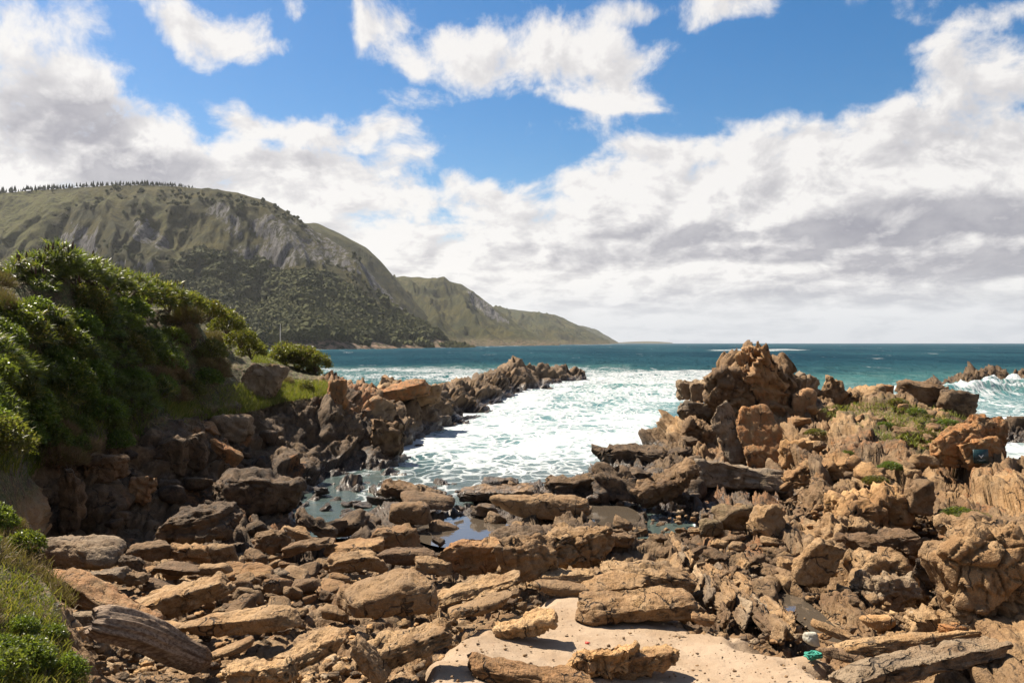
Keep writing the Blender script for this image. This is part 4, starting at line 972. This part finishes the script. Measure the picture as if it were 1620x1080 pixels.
# the right foreground mass: one thing with its slabs
def right_mass():
    b = rock(1478, 816, 1700, 1100, 'face', 't', 'massive cracked grey tan rock face filling the bottom right corner', -20, -12, .7, Y=11.4, level=6, name='cracked_rock', cat='rock')
    for e in [(1484,872,1556,1012,'slab','t',58,0,.4,12.2), (1500,820,1640,872,'jag','t',0,0,.7,15.5), (1540,880,1640,960,'face','t',10,0,.6,11.6), (1440,880,1486,936,'jag','d',40,0,.5,15.5)]:
        o = rock(*e[:6], None, *e[6:9], Y=e[9], parent=b, name='rock_slab'); o.location -= b.location
    return b
right_mass()
# the orange boulder with the plaque
def plaque_boulder():
    b = rock(1476, 674, 1556, 742, 'block', 'o', 'big split orange boulder carrying a small dark plaque', -8, 0, .5, Y=25.5, name='split_boulder')
    for e in [(1512,688,1590,744,'block','o',-10,16,.5,25.2), (1530,657,1594,730,'block','o',10,0,.6,26.4)]:
        o = rock(*e[:6], None, *e[6:9], Y=e[9], parent=b, name='rock_half'); o.location -= b.location
    return b
plaque_boulder()
def plaque():
    c = at(1552, 721.5, 24.9); w, h = 25 * 24.9 / F, 22 * 24.9 / F
    m1_ = simple('plaque_enamel', ((.006, .022, .026), (.010, .032, .036)), 20, .35, .1); m2 = simple('plaque_print', ((.62, .66, .64), (.75, .78, .75)), 30, .6, 0)
    def bar(a, b_, th, y):
        a, b_ = np.array(a), np.array(b_); dd = b_ - a; nn = np.array([-dd[1], dd[0]]) / np.hypot(*dd) * th / 2
        q = [a - nn, b_ - nn * .5, b_ + nn * .5, a + nn]; return [(x, y, z) for x, z in q] + [(x, y + .004, z) for x, z in q]
    bf = np.array([[0,1,2,3],[7,6,5,4],[0,4,5,1],[1,5,6,2],[2,6,7,3],[3,7,4,0]])
    pl = bar((-w / 2, 0), (w / 2, 0), h, 0); pl = [(x, y * 6, z * (1 if x < 0 else 2)) for x, y, z in pl]
    o = link('plaque', mesh('plaque', np.array(pl), bf, m1_, smooth=False), loc=c, label='small dark green plaque with a white bird fixed to the orange boulder', cat='plaque', rot=(R(-6), 0, R(6)))
    vv, ff = [], []
    for a, b_, th in [((0, -.03), (-.075, .04), .03), ((0, -.03), (.07, .04), .03), ((-.012, -.05), (.02, -.02), .03)]:
        ff.append(bf + len(vv)); vv += bar(a, b_, th, -.006)
    link('bird_emblem', mesh('bird_emblem', np.array(vv), np.vstack(ff), m2, smooth=False), parent=o)
    vv, ff = [], []
    for k, (x0, x1, zz) in enumerate([(-.13, -.09, -.105), (-.08, -.01, -.105), (0, .05, -.105), (.06, .14, -.105), (-.09, .09, -.135)]):
        ff.append(bf + len(vv)); vv += bar((x0, zz), (x1, zz), .012, -.006)
    link('text_line', mesh('text_line', np.array(vv), np.vstack(ff), simple('plaque_text', ((.25, .3, .3), (.3, .36, .35)), 30, .6, 0), smooth=False), parent=o)
plaque()

# fins of upturned rock right of the sand
def fins():
    rg = np.random.default_rng(5)
    base = link('rock_fins', None, loc=(0, 0, 0), label='row of thin upturned rock fins along the right edge of the sand', cat='rock fins')
    for k in range(46):
        t_ = rg.uniform(0, 1); px0 = 1085 + 150 * t_ + 26 * rg.normal(); py0 = 880 + 120 * t_ + rg.uniform(-25, 25)
        a = hit(px0, py0); L_ = rg.uniform(.45, 1.5); th = rg.uniform(.06, .16); h = rg.uniform(.16, .38)
        p, f = rock_shape((th, L_, h), 'jag' if k % 2 else 'ribbed', 600 + k, 4, bed=(1, 0, .2))
        zz = np.tile(np.array(KIND['gttb'[k % 4]]), (len(p), 1))
        link('rock_fin', mesh('rock_fin', p, f, M_ROCK, {'zone': zz}), parent=base, loc=(a.x, a.y, a.z + .02), rot=(rg.normal(-.05, .06), R(26) + rg.normal(0, .12), rg.normal(-.06, .07)))
fins()

# ------------------------------------------------------------------ loose rocks between them
def rubble():
    rg = np.random.default_rng(21); proto = []
    kinds = ['t', 't', 'b', 'g', 'y', 't', 'b', 'd', 'd']
    for k in range(27):
        st = ['block', 'round', 'slab', 'jag', 'block', 'ribbed'][k % 6]
        dm = (1.0, rg.uniform(.6, .95), rg.uniform(.32, .7)); p, f = rock_shape(dm, st, 900 + k, 3)
        proto.append((kinds[k % 9], mesh('loose_rock', p, f, M_ROCK, {'zone': np.tile(np.array(KIND[kinds[k % 9]]), (len(p), 1))})))
    LOOSE = []
    def fill(poly, n, smin, smax, pal, label, group, sunk=.28):
        sel = [m for k, m in proto if k in pal]; xs, ys = [p[0] for p in poly], [p[1] for p in poly]; c = 0; tries = 0
        while c < n and tries < n * 40:
            tries += 1
            px, py = rg.uniform(min(xs), max(xs)), rg.uniform(min(ys), max(ys))
            if inpoly(np.array([px]), np.array([py]), poly)[0] < 0: continue
            q = hit(px, py)
            if q is None or q.z < -.3: continue
            sz = smin + (smax - smin) * rg.uniform() ** 2.2
            if any((q.x - a) ** 2 + (q.y - b_) ** 2 < (.62 * (r_ + sz * .5)) ** 2 for a, b_, r_ in ROCKS): continue
            ROCKS.append((q.x, q.y, sz * .5)); c += 1
            kk = rg.integers(len(sel)); o = link('loose_rock', sel[kk], label=label, cat='rock', group=group); LOOSE.append((px, py, o, [k for k, m in proto if m is sel[kk]][0], sz))
            hgt = zland(np.array([q.x]), np.array([q.y]))[0]
            o.location = (q.x, q.y, hgt + sz * .30 - sz * sunk * .6 - (.14 if px < 1060 and q.y < 20.5 else .03)); o.rotation_euler = (rg.normal(0, .22), rg.normal(0, .22), rg.uniform(0, 6.28)); o.scale = (sz, sz * rg.uniform(.8, 1.1), sz * rg.uniform(.8, 1.2))
    fill([(180,905),(420,870),(560,880),(560,960),(450,990),(360,960),(250,930)], 90, .22, .75, 'tbgy', 'one of the loose tan rocks in the boulder field behind the wedge block', 'loose rocks of the left boulder field')
    fill([(110,985),(330,1000),(440,1040),(430,1080),(160,1080)], 22, .10, .35, 'tg', 'one of the small pale stones around the driftwood log', 'stones around the driftwood')
    fill([(560,900),(700,880),(860,900),(860,960),(700,1000)], 24, .2, .5, 'tby', 'one of the rocks between the biggest round boulder and the sand', 'rocks left of the sand')
    fill([(560,770),(760,765),(930,770),(1010,800),(1000,870),(760,880),(560,860)], 46, .25, .85, 'bdt', 'one of the brown rocks among the tide pools', 'rocks among the tide pools')
    fill([(960,830),(1240,800),(1260,930),(1190,960),(1080,880)], 56, .2, .7, 'bt', 'one of the broken brown rocks between the right pool and the outcrop', 'broken rocks below the outcrop')
    fill([(1000,700),(1110,690),(1110,800),(1010,800)], 18, .4, 1.1, 'd', 'one of the dark wet rocks at the foot of the outcrop by the inlet', 'dark rocks at the outcrop foot')
    fill([(120,700),(420,680),(520,740),(520,820),(380,850),(160,850)], 26, .3, .9, 'd', 'one of the dark rocks in the shaded gully and cliff foot', 'dark rocks of the gully')
    fill([(500,770),(560,750),(660,745),(690,775),(620,840),(520,845)], 20, .35, 1.0, 'd', 'one of the dark wet rocks along the small channel', 'dark rocks of the small channel')
    fill([(1240,640),(1480,640),(1560,700),(1480,770),(1260,760)], 30, .3, .9, 'ty', 'one of the loose tan rocks on the mossy top of the outcrop', 'loose rocks on the outcrop')
    fill([(1300,930),(1500,960),(1520,1010),(1400,1000)], 16, .12, .35, 'tby', 'one of the small stones around the stream pool and crevice', 'stones by the stream pool')
    heads = [headword(l) for _, _, l in HEROPOS]; anchor = [(x, y, h) for (x, y, _), h in zip(HEROPOS, heads) if heads.count(h) == 1 and len(h.split()) < 9]
    cname = {'t': 'tan', 'g': 'grey', 'b': 'brown', 'd': 'dark', 'y': 'yellowish'}; slots = {}
    for px, py, o, c, sz in LOOSE:
        x, y, h = min(anchor, key=lambda a: math.hypot(a[0] - px, 1.6 * (a[1] - py))); dx, dy = px - x, 1.6 * (py - y)
        side = ('right of' if dx > 0 else 'left of') if abs(dx) > abs(dy) else ('in front of' if dy > 0 else 'behind')
        slots.setdefault((h, side, c), []).append((math.hypot(dx, dy), o))
    for (h, side, c), l in slots.items():
        for k, (_, o) in enumerate(sorted(l, key=lambda e: e[0])):
            o['label'] = ('%s loose rock %s the %s' % (cname[c], side, h)) if len(l) == 1 else ('%s nearest %s loose rock %s the %s' % (nth(k), cname[c], side, h))
    # pebbles too small to tell apart
    v0, f0 = ICO[2]; V, Fc, Zn = [], [], []; n = 0
    for k in range(1900):
        if k < 700: px, py = rg.uniform(680, 1340), rg.uniform(940, 1079)
        elif k < 1400: px, py = rg.uniform(120, 860), rg.uniform(870, 1079)
        else: px, py = rg.uniform(960, 1500), rg.uniform(790, 1010)
        q = hit(px, py)
        if q is None: continue
        s = .006 + .022 * rg.uniform() ** 3 if k < 700 else rg.uniform(.03, .11)
        p = v0 * (1 + .25 * rg.normal(size=(len(v0), 1))) * np.array([1, rg.uniform(.6, 1), rg.uniform(.4, .8)]) * s
        a = rg.uniform(0, 6.28); ca, sa = math.cos(a), math.sin(a); p = p @ np.array([[ca, -sa, 0], [sa, ca, 0], [0, 0, 1]])
        V.append(p + np.array([q.x, q.y, q.z + s * .2 - (.0 if k < 700 else .26 if px < 1060 else .08)])); Fc.append(f0 + n); n += len(v0)
        Zn.append(np.tile(np.array(KIND[rg.choice(['t', 'b', 'g', 'y', 'd'])]), (len(v0), 1)))
    link('pebbles', mesh('pebbles', np.vstack(V), np.vstack(Fc), M_ROCK, {'zone': np.vstack(Zn)}), kind='stuff', label='small pebbles strewn over the sand and between the rocks')
rubble()

# ------------------------------------------------------------------ driftwood, float, rope, mast
def driftwood():
    a, b_ = hit(128, 1012), hit(328, 1052); a = a + Vector((0, .25, .12)); b_ = b_ + Vector((0, .2, .02))
    n, mm = 120, 72; ax = (b_ - a); L_ = ax.length; ax.normalize(); up = Vector((0, 0, 1)); sd = ax.cross(up).normalized(); up = sd.cross(ax)
    u, th = np.meshgrid(np.linspace(0, 1, n), np.linspace(0, 2 * np.pi, mm, endpoint=False), indexing='ij'); u, th = u.ravel(), th.ravel()
    r0 = np.interp(u, [0, .06, .5, .9, 1], [.14, .20, .215, .17, .06])
    q = np.stack([u * L_ * .9, np.cos(th) * 2.2, np.sin(th) * 2.2], 1)
    g = ridged(np.stack([u * 1.2, np.cos(th) * 3.2, np.sin(th) * 3.2], 1), 3, 91)
    r = r0 * (1 + .22 * fbm(q * .7, 3, 92) + .16 * g) + .03 * vnoise(np.stack([u * 2.5, np.cos(th) * 9, np.sin(th) * 9], 1), 95)
    uu = u + .04 * fbm(np.stack([np.cos(th) * 4, np.sin(th) * 4, u * 0], 1), 3, 94) * np.where((u < .08) | (u > .9), 1, 0)
    A, X_, S_, U_ = (np.array(k) for k in (a, ax, sd, up))
    P = A + X_ * (uu * L_)[:, None] + S_ * (r * np.cos(th) * 1.1)[:, None] + U_ * (r * np.sin(th) * .95 + .05 * np.sin(u * 5))[:, None]
    f = []
    for i in range(n - 1):
        j = np.arange(mm); f.append(np.stack([i * mm + j, i * mm + (j + 1) % mm, (i + 1) * mm + (j + 1) % mm, (i + 1) * mm + j], 1))
    f = np.vstack(f)
    m, t, b, o = material('driftwood')
    grain = t.attr('groove', 'Fac'); p = t.new('ShaderNodeTexCoord').outputs['Object']
    st = t.noise(t.vec('MULTIPLY', p, (3., 14., 14.)), 2.2, 7, .7)
    c = t.mix(t.ramp(st, .38, .6), (.10, .060, .036), (.27, .19, .125)); c = t.mix(t.ramp(grain, .1, .6), (.05, .030, .02), c)
    t.l.new(c, b.inputs['Base Color']); b.inputs['Roughness'].default_value = .9
    t.l.new(t.bump(st, .8, .03), b.inputs['Normal'])
    # end caps
    for k in (0, n - 1):
        ci = len(P); P = np.vstack([P, P[k * mm:(k + 1) * mm].mean(0) + X_ * (.06 if k == 0 else -.05)]); j = np.arange(mm)
        tri = np.stack([k * mm + j, k * mm + (j + 1) % mm, np.full(mm, ci), np.full(mm, ci)], 1)
        f = np.vstack([f, tri])
    gr = np.concatenate([np.clip(.5 + .5 * g, 0, 1), [0, 0]])
    f3 = np.vstack([f[:, [0, 1, 2]], f[:-2 * mm][:, [0, 2, 3]]])
    me = mesh('driftwood_log', P, f3, m, {'groove': gr})
    link('driftwood_log', me, label='weathered split driftwood log lying among the rocks at lower left', cat='log')
driftwood()
def tube(pts, r, k=7):
    pts = [Vector(p) for p in pts]; V, Fc = [], []; prev = None
    for i, p in enumerate(pts):
        d = (pts[min(i + 1, len(pts) - 1)] - pts[max(i - 1, 0)]).normalized()
        s = d.cross(Vector((0, 0, 1)) if abs(d.z) < .9 else Vector((1, 0, 0))).normalized(); u = d.cross(s)
        rr = r[i] if hasattr(r, '__len__') else r
        for j in range(k): a = 2 * math.pi * j / k; V.append(p + s * (rr * math.cos(a)) + u * (rr * math.sin(a)))
        if i:
            for j in range(k): Fc.append(((i - 1) * k + j, (i - 1) * k + (j + 1) % k, i * k + (j + 1) % k, i * k + j))
    return np.array([v[:] for v in V]), np.array(Fc)
def small_things():
    q = hit(1287, 1030)
    p, f = rock_shape((.20, .17, .18), 'round', 4444, 4); p[:, 2] -= p[:, 2].min()
    link('foam_float', mesh('foam_float', p, f, simple('foam_float', ((.27, .25, .20), (.33, .31, .26)), 14, .8, .2, .005)), loc=(q.x, q.y + .12, q.z + .04), label='pale rounded foam float washed up beside the square ended block', cat='float')
    rg = np.random.default_rng(3); q = hit(1289, 1043); pts = []
    for k in range(60):
        a = k * .75; r = .075 + .03 * math.sin(k * 1.7); pts.append((q.x + r * math.cos(a) * 1.2 + .015 * rg.normal(), q.y + .05 + r * math.sin(a), q.z + .05 + .035 * math.sin(k * .9) + .012 * rg.normal()))
    v, f = tube(pts, .013, 6); link('rope', mesh('rope', v, f, simple('rope', ((.02, .17, .12), (.04, .25, .18)), 60, .7, .5, .004)), label='tangle of green rope on the sand below the foam float', cat='rope')
    q = hit(929, 1018); v = ICO[2][0] * np.array([.035, .03, .018]) * (1 + .2 * rg.normal(size=(len(ICO[2][0]), 1)))
    link('plastic_scrap', mesh('plastic_scrap', v, ICO[2][1], simple('red_plastic', ((.35, .03, .02), (.45, .05, .03)), 20, .5, 0)), loc=(q.x, q.y, q.z + .02), label='tiny scrap of red plastic on the sand left of the split rock', cat='litter')
    # mast beyond the ledge
    b0 = at(443.5, 541, 52); e = link('mast', None, loc=b0, label='thin pale mast standing beyond the grassy ledge', cat='mast')
    wm = simple('mast_paint', ((.50, .48, .44), (.60, .58, .54)), 5, .6, 0)
    v, f = tube([(0, 0, -1.0), (0, 0, .5), (0, 0, 1.15)], [.035, .030, .018], 8); link('pole', mesh('pole', v, f, wm), parent=e)
    v, f = tube([(0, 0, -.05), (0, 0, .08)], [.07, .05], 8); link('collar', mesh('collar', v, f, wm), parent=e)
small_things()

# ------------------------------------------------------------------ plants
def strip(V, Fc, base, d, up, L_, w, segs=3, droop=.5):
    """one strap leaf: bends over as it goes"""
    s = d.cross(up)
    s = s.normalized() if s.length > 1e-4 else Vector((1, 0, 0)); p = Vector(base); dirn = Vector(d); n0 = len(V)
    for k in range(segs + 1):
        ww = w * (1 - (k / segs) ** 1.8) + .002
        V.append(p - s * ww); V.append(p + s * ww)
        dirn = (dirn + Vector((0, 0, -droop / segs))).normalized(); p = p + dirn * (L_ / segs)
    for k in range(segs): Fc.append((n0 + 2 * k, n0 + 2 * k + 1, n0 + 2 * k + 3, n0 + 2 * k + 2))
def dome_point(rg, rx, rz, fill=.0):
    a = rg.uniform(0, 6.283); cz = rg.uniform(-.12, 1); s = math.sqrt(max(0, 1 - cz * cz)); r = rg.uniform(1 - fill, 1.0)
    n = Vector((s * math.cos(a), s * math.sin(a), cz)); return Vector((n.x * rx * r, n.y * rx * r, n.z * rz * r)), n
def lump_fn(rg):
    c = [Vector(rg.normal(size=3)).normalized() for _ in range(7)]; h = [rg.uniform(-.22, .25) for _ in c]
    return lambda n: 1 + sum(hh * max(0, n.dot(cc)) ** 5 for cc, hh in zip(c, h))
def plant_meshes():
    out = {}
    for kind in ('strap', 'leafy', 'dry', 'olive'):
        out[kind] = []
        for v_ in range(4):
            rg = np.random.default_rng(100 + v_ * 7 + len(kind)); V, Fc = [], []; lf = lump_fn(rg)
            rx, rz = (.85, .78)
            if kind == 'strap':
                for _ in range(74):
                    c, n = dome_point(rg, rx, rz, .28); c = c * lf(n); nl = 15; t0 = (n + Vector((0, 0, .55))).normalized()
                    for k in range(nl):
                        a = k * 2.399; e = .25 + .9 * k / nl
                        s1 = t0.cross(Vector((.3, .2, 1))).normalized(); s2 = t0.cross(s1)
                        d = (t0 * math.cos(e) + (s1 * math.cos(a) + s2 * math.sin(a)) * math.sin(e)).normalized()
                        strip(V, Fc, c, d, t0, rg.uniform(.22, .38), rg.uniform(.013, .022), 3, .75)
            elif kind in ('leafy', 'olive'):
                for _ in range(330):
                    c, n = dome_point(rg, rx, rz, .30); c = c * lf(n)
                    for k in range(9):
                        d = (n + Vector(rg.normal(0, .75, 3))).normalized(); b0 = c + Vector(rg.normal(0, .055, 3))
                        strip(V, Fc, b0, d, Vector(rg.normal(size=3)).normalized(), rg.uniform(.08, .14), rg.uniform(.022, .036) * (1 if kind == 'leafy' else .85), 2, .35)
            else:
                for _ in range(2600):
                    c, n = dome_point(rg, rx, rz, .55); c = c * lf(n); d = (n * .6 + Vector((0, 0, .55)) + Vector(rg.normal(0, .35, 3))).normalized()
                    strip(V, Fc, c, d, Vector(rg.normal(size=3)).normalized(), rg.uniform(.12, .30), rg.uniform(.005, .010), 2, .3)
            crown = mesh(kind + '_crown', np.array([x[:] for x in V]), np.array(Fc), {'strap': M_STRAP, 'leafy': M_LEAF, 'dry': M_DRY, 'olive': M_OLIVE}[kind])
            SV, SF, k0 = [], [], 0
            for k in range(7):
                c, n = dome_point(rg, rx * .8, rz * .85); v, f = tube([(0, 0, -.35), tuple(c * .5 + Vector((0, 0, -.05))), tuple(c)], [.035, .022, .008], 5)
                SV.append(v); SF.append(f + k0); k0 += len(v)
            out[kind].append((crown, mesh(kind + '_stem', np.vstack(SV), np.vstack(SF), M_STEM)))
    v, f = tube([(0, 0, 0), (.01, 0, .25), (.0, .01, .42)], [.009, .007, .006], 5)
    th = np.linspace(0, 1, 9); v2, f2 = tube([(0, .01, .30 + .30 * k) for k in th], [.010 + .030 * math.sin(math.pi * min(1, k * .9 + .12)) * (1 + .18 * (-1) ** i) for i, k in enumerate(th)], 7)
    out['spike'] = mesh('flower_spike', np.vstack([v, v2]), np.vstack([f, f2 + len(v)]), M_SPIKE)
    return out
PL = plant_meshes()
BUSH_TXT = {'strap': ('strap_leaf_bush', 'bush', 'strap leaved bush'), 'leafy': ('leafy_bush', 'bush', 'leafy green bush'),
            'dry': ('dry_bush', 'bush', 'dry twiggy bush'), 'olive': ('olive_bush', 'bush', 'olive brown bush')}
def bush(kind, px, py, size, label, group, spikes=0, rg=random, Y=None, sq=1.0):
    q = at(px, py, Y) if Y else hit(px, py)
    if q is None: return None
    nm, ct, _ = BUSH_TXT[kind]; e = link(nm, None, loc=q, label=label, cat=ct, group=group)
    cr, stm = PL[kind][rg.randrange(4)]
    s = size * .5 / .85; rz = rg.uniform(0, 6.28)
    for n_, me in (('crown', cr), ('stem', stm)):
        o = link(n_, me, parent=e); o.scale = (s, s, s * sq * rg.uniform(.85, 1.1)); o.rotation_euler = (0, 0, rz); o.location = (0, 0, size * .08)
    for k in range(spikes):
        o = link('flower_spike', PL['spike'], parent=e); a = rg.uniform(0, 6.28); r = rg.uniform(0, .33) * size
        o.location = (r * math.cos(a), r * math.sin(a), size * .36 * sq * math.cos(r / size * 2.4)); k_ = rg.uniform(.55, 1.0); o.scale = (k_,) * 3; o.rotation_euler = (rg.uniform(-.15, .15), rg.uniform(-.15, .15), 0)
    return e
def hillside_plants():
    rg = random.Random(17)
    def region(kind_fn, poly, step, smin, smax, where, spikes=0):
        made = []; xs, ys = [p[0] for p in poly], [p[1] for p in poly]; y = min(ys)
        while y < max(ys):
            x = min(xs) + rg.uniform(0, step)
            while x < max(xs):
                px, py = x + rg.uniform(-.35, .35) * step, y + rg.uniform(-.3, .3) * step
                if inpoly(np.array([px]), np.array([py]), poly)[0] > -4:
                    k = kind_fn(px, py); e = bush(k, px, py, rg.uniform(smin, smax), BUSH_TXT[k][2] + ' ' + where, 'bushes ' + where, spikes if k == 'strap' else 0, rg)
                    if e: made.append((k, px, e))
                x += step
            y += step * .72
        for kd in set(m[0] for m in made):
            l = sorted((m for m in made if m[0] == kd), key=lambda m: m[1])
            for i, m in enumerate(l):
                if len(l) > 1: m[2]['label'] = '%s from the left, %s %s' % (nth(i), BUSH_TXT[kd][2], where)
    region(lambda x, y: 'strap' if rg.random() < .82 else 'leafy', [(40,430),(100,424),(170,440),(260,470),(300,480),(330,500),(290,510),(130,480),(60,470)], 44, 1.0, 1.5, 'along the flowering hillside crest', 4)
    line = [(20,432),(60,420),(95,412),(130,426),(165,438),(200,448),(235,458),(268,464),(300,470),(330,482),(358,500),(380,522),(398,540)]
    for i, (px, sk) in enumerate(line):
        k = 'strap' if px < 280 else 'olive'
        Yd = float(np.interp(px, [0, 100, 200, 300, 400], [25, 27, 30.5, 34, 40])); bush(k, px, sk + 22, 1.7 if px < 300 else 1.5, '%s from the left, tall %s on the hillside skyline' % (nth(i), BUSH_TXT[k][2]), 'bushes on the hillside skyline', 4 if k == 'strap' else 0, rg, Y=Yd)
    for i, (px, py) in enumerate([(448,574),(464,570),(482,574),(500,582)]):
        bush('olive', px, py, 1.75, '%s from the left, tall olive brown bush at the seaward end of the ledge' % nth(i), 'tall bushes at the ledge end', 0, rg, Y=47.)
    region(lambda x, y: rg.choice(['leafy', 'leafy', 'leafy', 'olive', 'strap', 'strap']), [(-60,500),(60,510),(130,560),(130,640),(60,700),(-60,720)], 38, .9, 1.45, 'on the far left hillside')
    region(lambda x, y: rg.choice(['strap', 'strap', 'strap', 'leafy', 'leafy', 'olive']), [(90,480),(250,510),(280,560),(260,640),(200,690),(130,640),(100,560)], 36, .9, 1.5, 'in the middle of the left hillside')
    region(lambda x, y: rg.choice(['olive', 'olive', 'dry', 'strap']), [(250,470),(330,490),(385,520),(400,555),(370,575),(300,560),(260,510)], 32, 1.0, 1.5, 'on the right shoulder of the left hillside')
    region(lambda x, y: rg.choice(['dry', 'dry', 'olive', 'leafy']), [(260,560),(345,570),(370,600),(300,640),(250,650)], 32, .7, 1.2, 'above the grassy ledge')
    region(lambda x, y: 'leafy' if rg.random() < .7 else 'dry', [(40,690),(190,660),(200,700),(140,720),(60,760)], 34, .7, 1.1, 'at the foot of the left hillside')
    region(lambda x, y: 'dry', [(-40,430),(25,440),(20,500),(-40,510)], 40, .9, 1.3, 'at the left edge of the crest')
    region(lambda x, y: 'olive', [(445,560),(505,562),(510,585),(450,585)], 30, 1.0, 1.5, 'at the seaward end of the grassy ledge')
    region(lambda x, y: rg.choice(['dry', 'olive']), [(400,585),(450,578),(515,600),(500,622),(430,625)], 30, .55, .95, 'in dry grass at the end of the ledge')
    region(lambda x, y: 'leafy' if y > 990 else 'dry', [(-60,960),(50,985),(95,1030),(125,1085),(-60,1090)], 50, .30, .5, 'on the lower left bank')
    region(lambda x, y: rg.choice(['dry', 'leafy']), [(-60,800),(20,812),(60,860),(90,905),(20,900),(-60,880)], 52, .35, .6, 'on the near bank beside the gully')
    for k, (px, py) in enumerate([(1290,688),(1412,742),(1420,640),(1500,672),(1468,690),(1400,675),(1530,700),(1340,720),(1385,765),(1520,818),(1545,825),(1450,655)]):
        bush('leafy' if k % 2 else 'olive', px, py, rg.uniform(.5, .9), ['low green tuft at the foot of the leaning orange slab', 'low green tuft left of the diagonal slab on the outcrop', 'low green tuft under the back rocks of the outcrop', 'low green tuft on the mossy top behind the split orange boulder', 'low green tuft in the middle of the mossy outcrop top', 'low green tuft at the left of the mossy outcrop top', 'low green tuft beside the plaque', 'low green tuft on the rocks below the orange slab', 'low green tuft under the diagonal slab', 'left of two tufts on top of the bottom right rock face', 'right of two tufts on top of the bottom right rock face', 'low green tuft beneath the knobbly back rock of the outcrop'][k], 'green tufts on the outcrop', 0, rg, sq=.55)
hillside_plants()
def grass():
    rg = np.random.default_rng(33)
    def patch(label, poly, n, lmin, lmax, wid, mat, lean=.25):
        xs, ys = [p[0] for p in poly], [p[1] for p in poly]; px = rg.uniform(min(xs), max(xs), n * 3); py = rg.uniform(min(ys), max(ys), n * 3)
        ok = inpoly(px, py, poly) > 0; px, py = px[ok][:n], py[ok][:n]; V, Fc = [], []
        # march all rays together
        Yl = np.exp(np.linspace(math.log(6.), math.log(70), 420)); q = []
        for i in range(0, len(px), 400):
            a, b_ = px[i:i + 400, None], py[i:i + 400, None]; X = (a - CX) / F * Yl; zr = CH - (b_ - HY) * Yl / F + 0 * X
            k = np.argmax(zland(X.ravel(), np.tile(Yl, len(a))).reshape(len(a), -1) >= zr, 1); r_ = np.arange(len(a)); q.append(np.stack([X[r_, k], Yl[k], zr[r_, k]], 1)[k > 0])
        q = np.vstack(q)
        for c in q:
            for _ in range(3):
                b0 = Vector(c) + Vector((rg.normal(0, .05), rg.normal(0, .05), -.03)); d = Vector((rg.normal(0, lean), rg.normal(0, lean), 1)).normalized()
                strip(V, Fc, b0, d, Vector((rg.normal(), rg.normal(), .1)).normalized(), rg.uniform(lmin, lmax), wid, 2, .6)
        link('grass', mesh('grass', np.array([x[:] for x in V]), np.array(Fc), mat), kind='stuff', label=label)
    patch('yellow green grass on the ledge above the cliff', [(260,640),(330,620),(420,600),(520,605),(525,625),(450,635),(400,650),(330,660),(280,680)], 6000, .10, .30, .008, M_GRASS)
    patch('bright grass slope behind the ledge shrubs', [(395,548),(440,546),(455,560),(455,580),(400,575)], 2200, .10, .25, .008, M_GRASS)
    patch('green grass on the near bank at the lower left', [(-40,890),(40,905),(80,950),(95,1000),(125,1070),(135,1085),(-40,1090)], 2600, .05, .14, .005, M_OLIVE, .4)
    patch('dry grass on the bank edge beside the gully', [(-40,800),(30,815),(70,860),(100,910),(120,960),(60,910),(-40,880)], 1300, .07, .18, .004, M_DRY, .4)
    patch('mossy grass on top of the right outcrop', [(1290,645),(1400,632),(1540,655),(1560,680),(1480,712),(1400,700),(1330,672)], 1500, .06, .20, .010, M_GRASS, .4)
    patch('grass among the bushes of the hillside', [(0,560),(120,560),(250,600),(320,640),(250,690),(120,700),(40,760),(-20,740)], 2600, .15, .4, .009, M_LEAF)
grass()

# ------------------------------------------------------------------ air
def haze():
    x, y0, y1, z0, z1 = 14500, -40, 6700, -9, 300
    v = np.array([(-x, y0, z0), (x, y0, z0), (x, y1, z0), (-x, y1, z0), (-x, y0, z1), (x, y0, z1), (x, y1, z1), (-x, y1, z1)])
    f = np.array([[0,3,2,1],[4,5,6,7],[0,1,5,4],[1,2,6,5],[2,3,7,6],[3,0,4,7]])
    m = bpy.data.materials.new('haze'); m.use_nodes = True; t = NT(m.node_tree); t.n.clear()
    o = t.new('ShaderNodeOutputMaterial'); p = t.new('ShaderNodeVolumePrincipled'); p.inputs['Color'].default_value = (.93, .95, 1, 1)
    p.inputs['Density'].default_value = 0.00004; p.inputs['Anisotropy'].default_value = .35
    t.l.new(p.outputs[0], o.inputs['Volume'])
    link('haze', mesh('haze', v, f, m, smooth=False), kind='stuff')
haze()
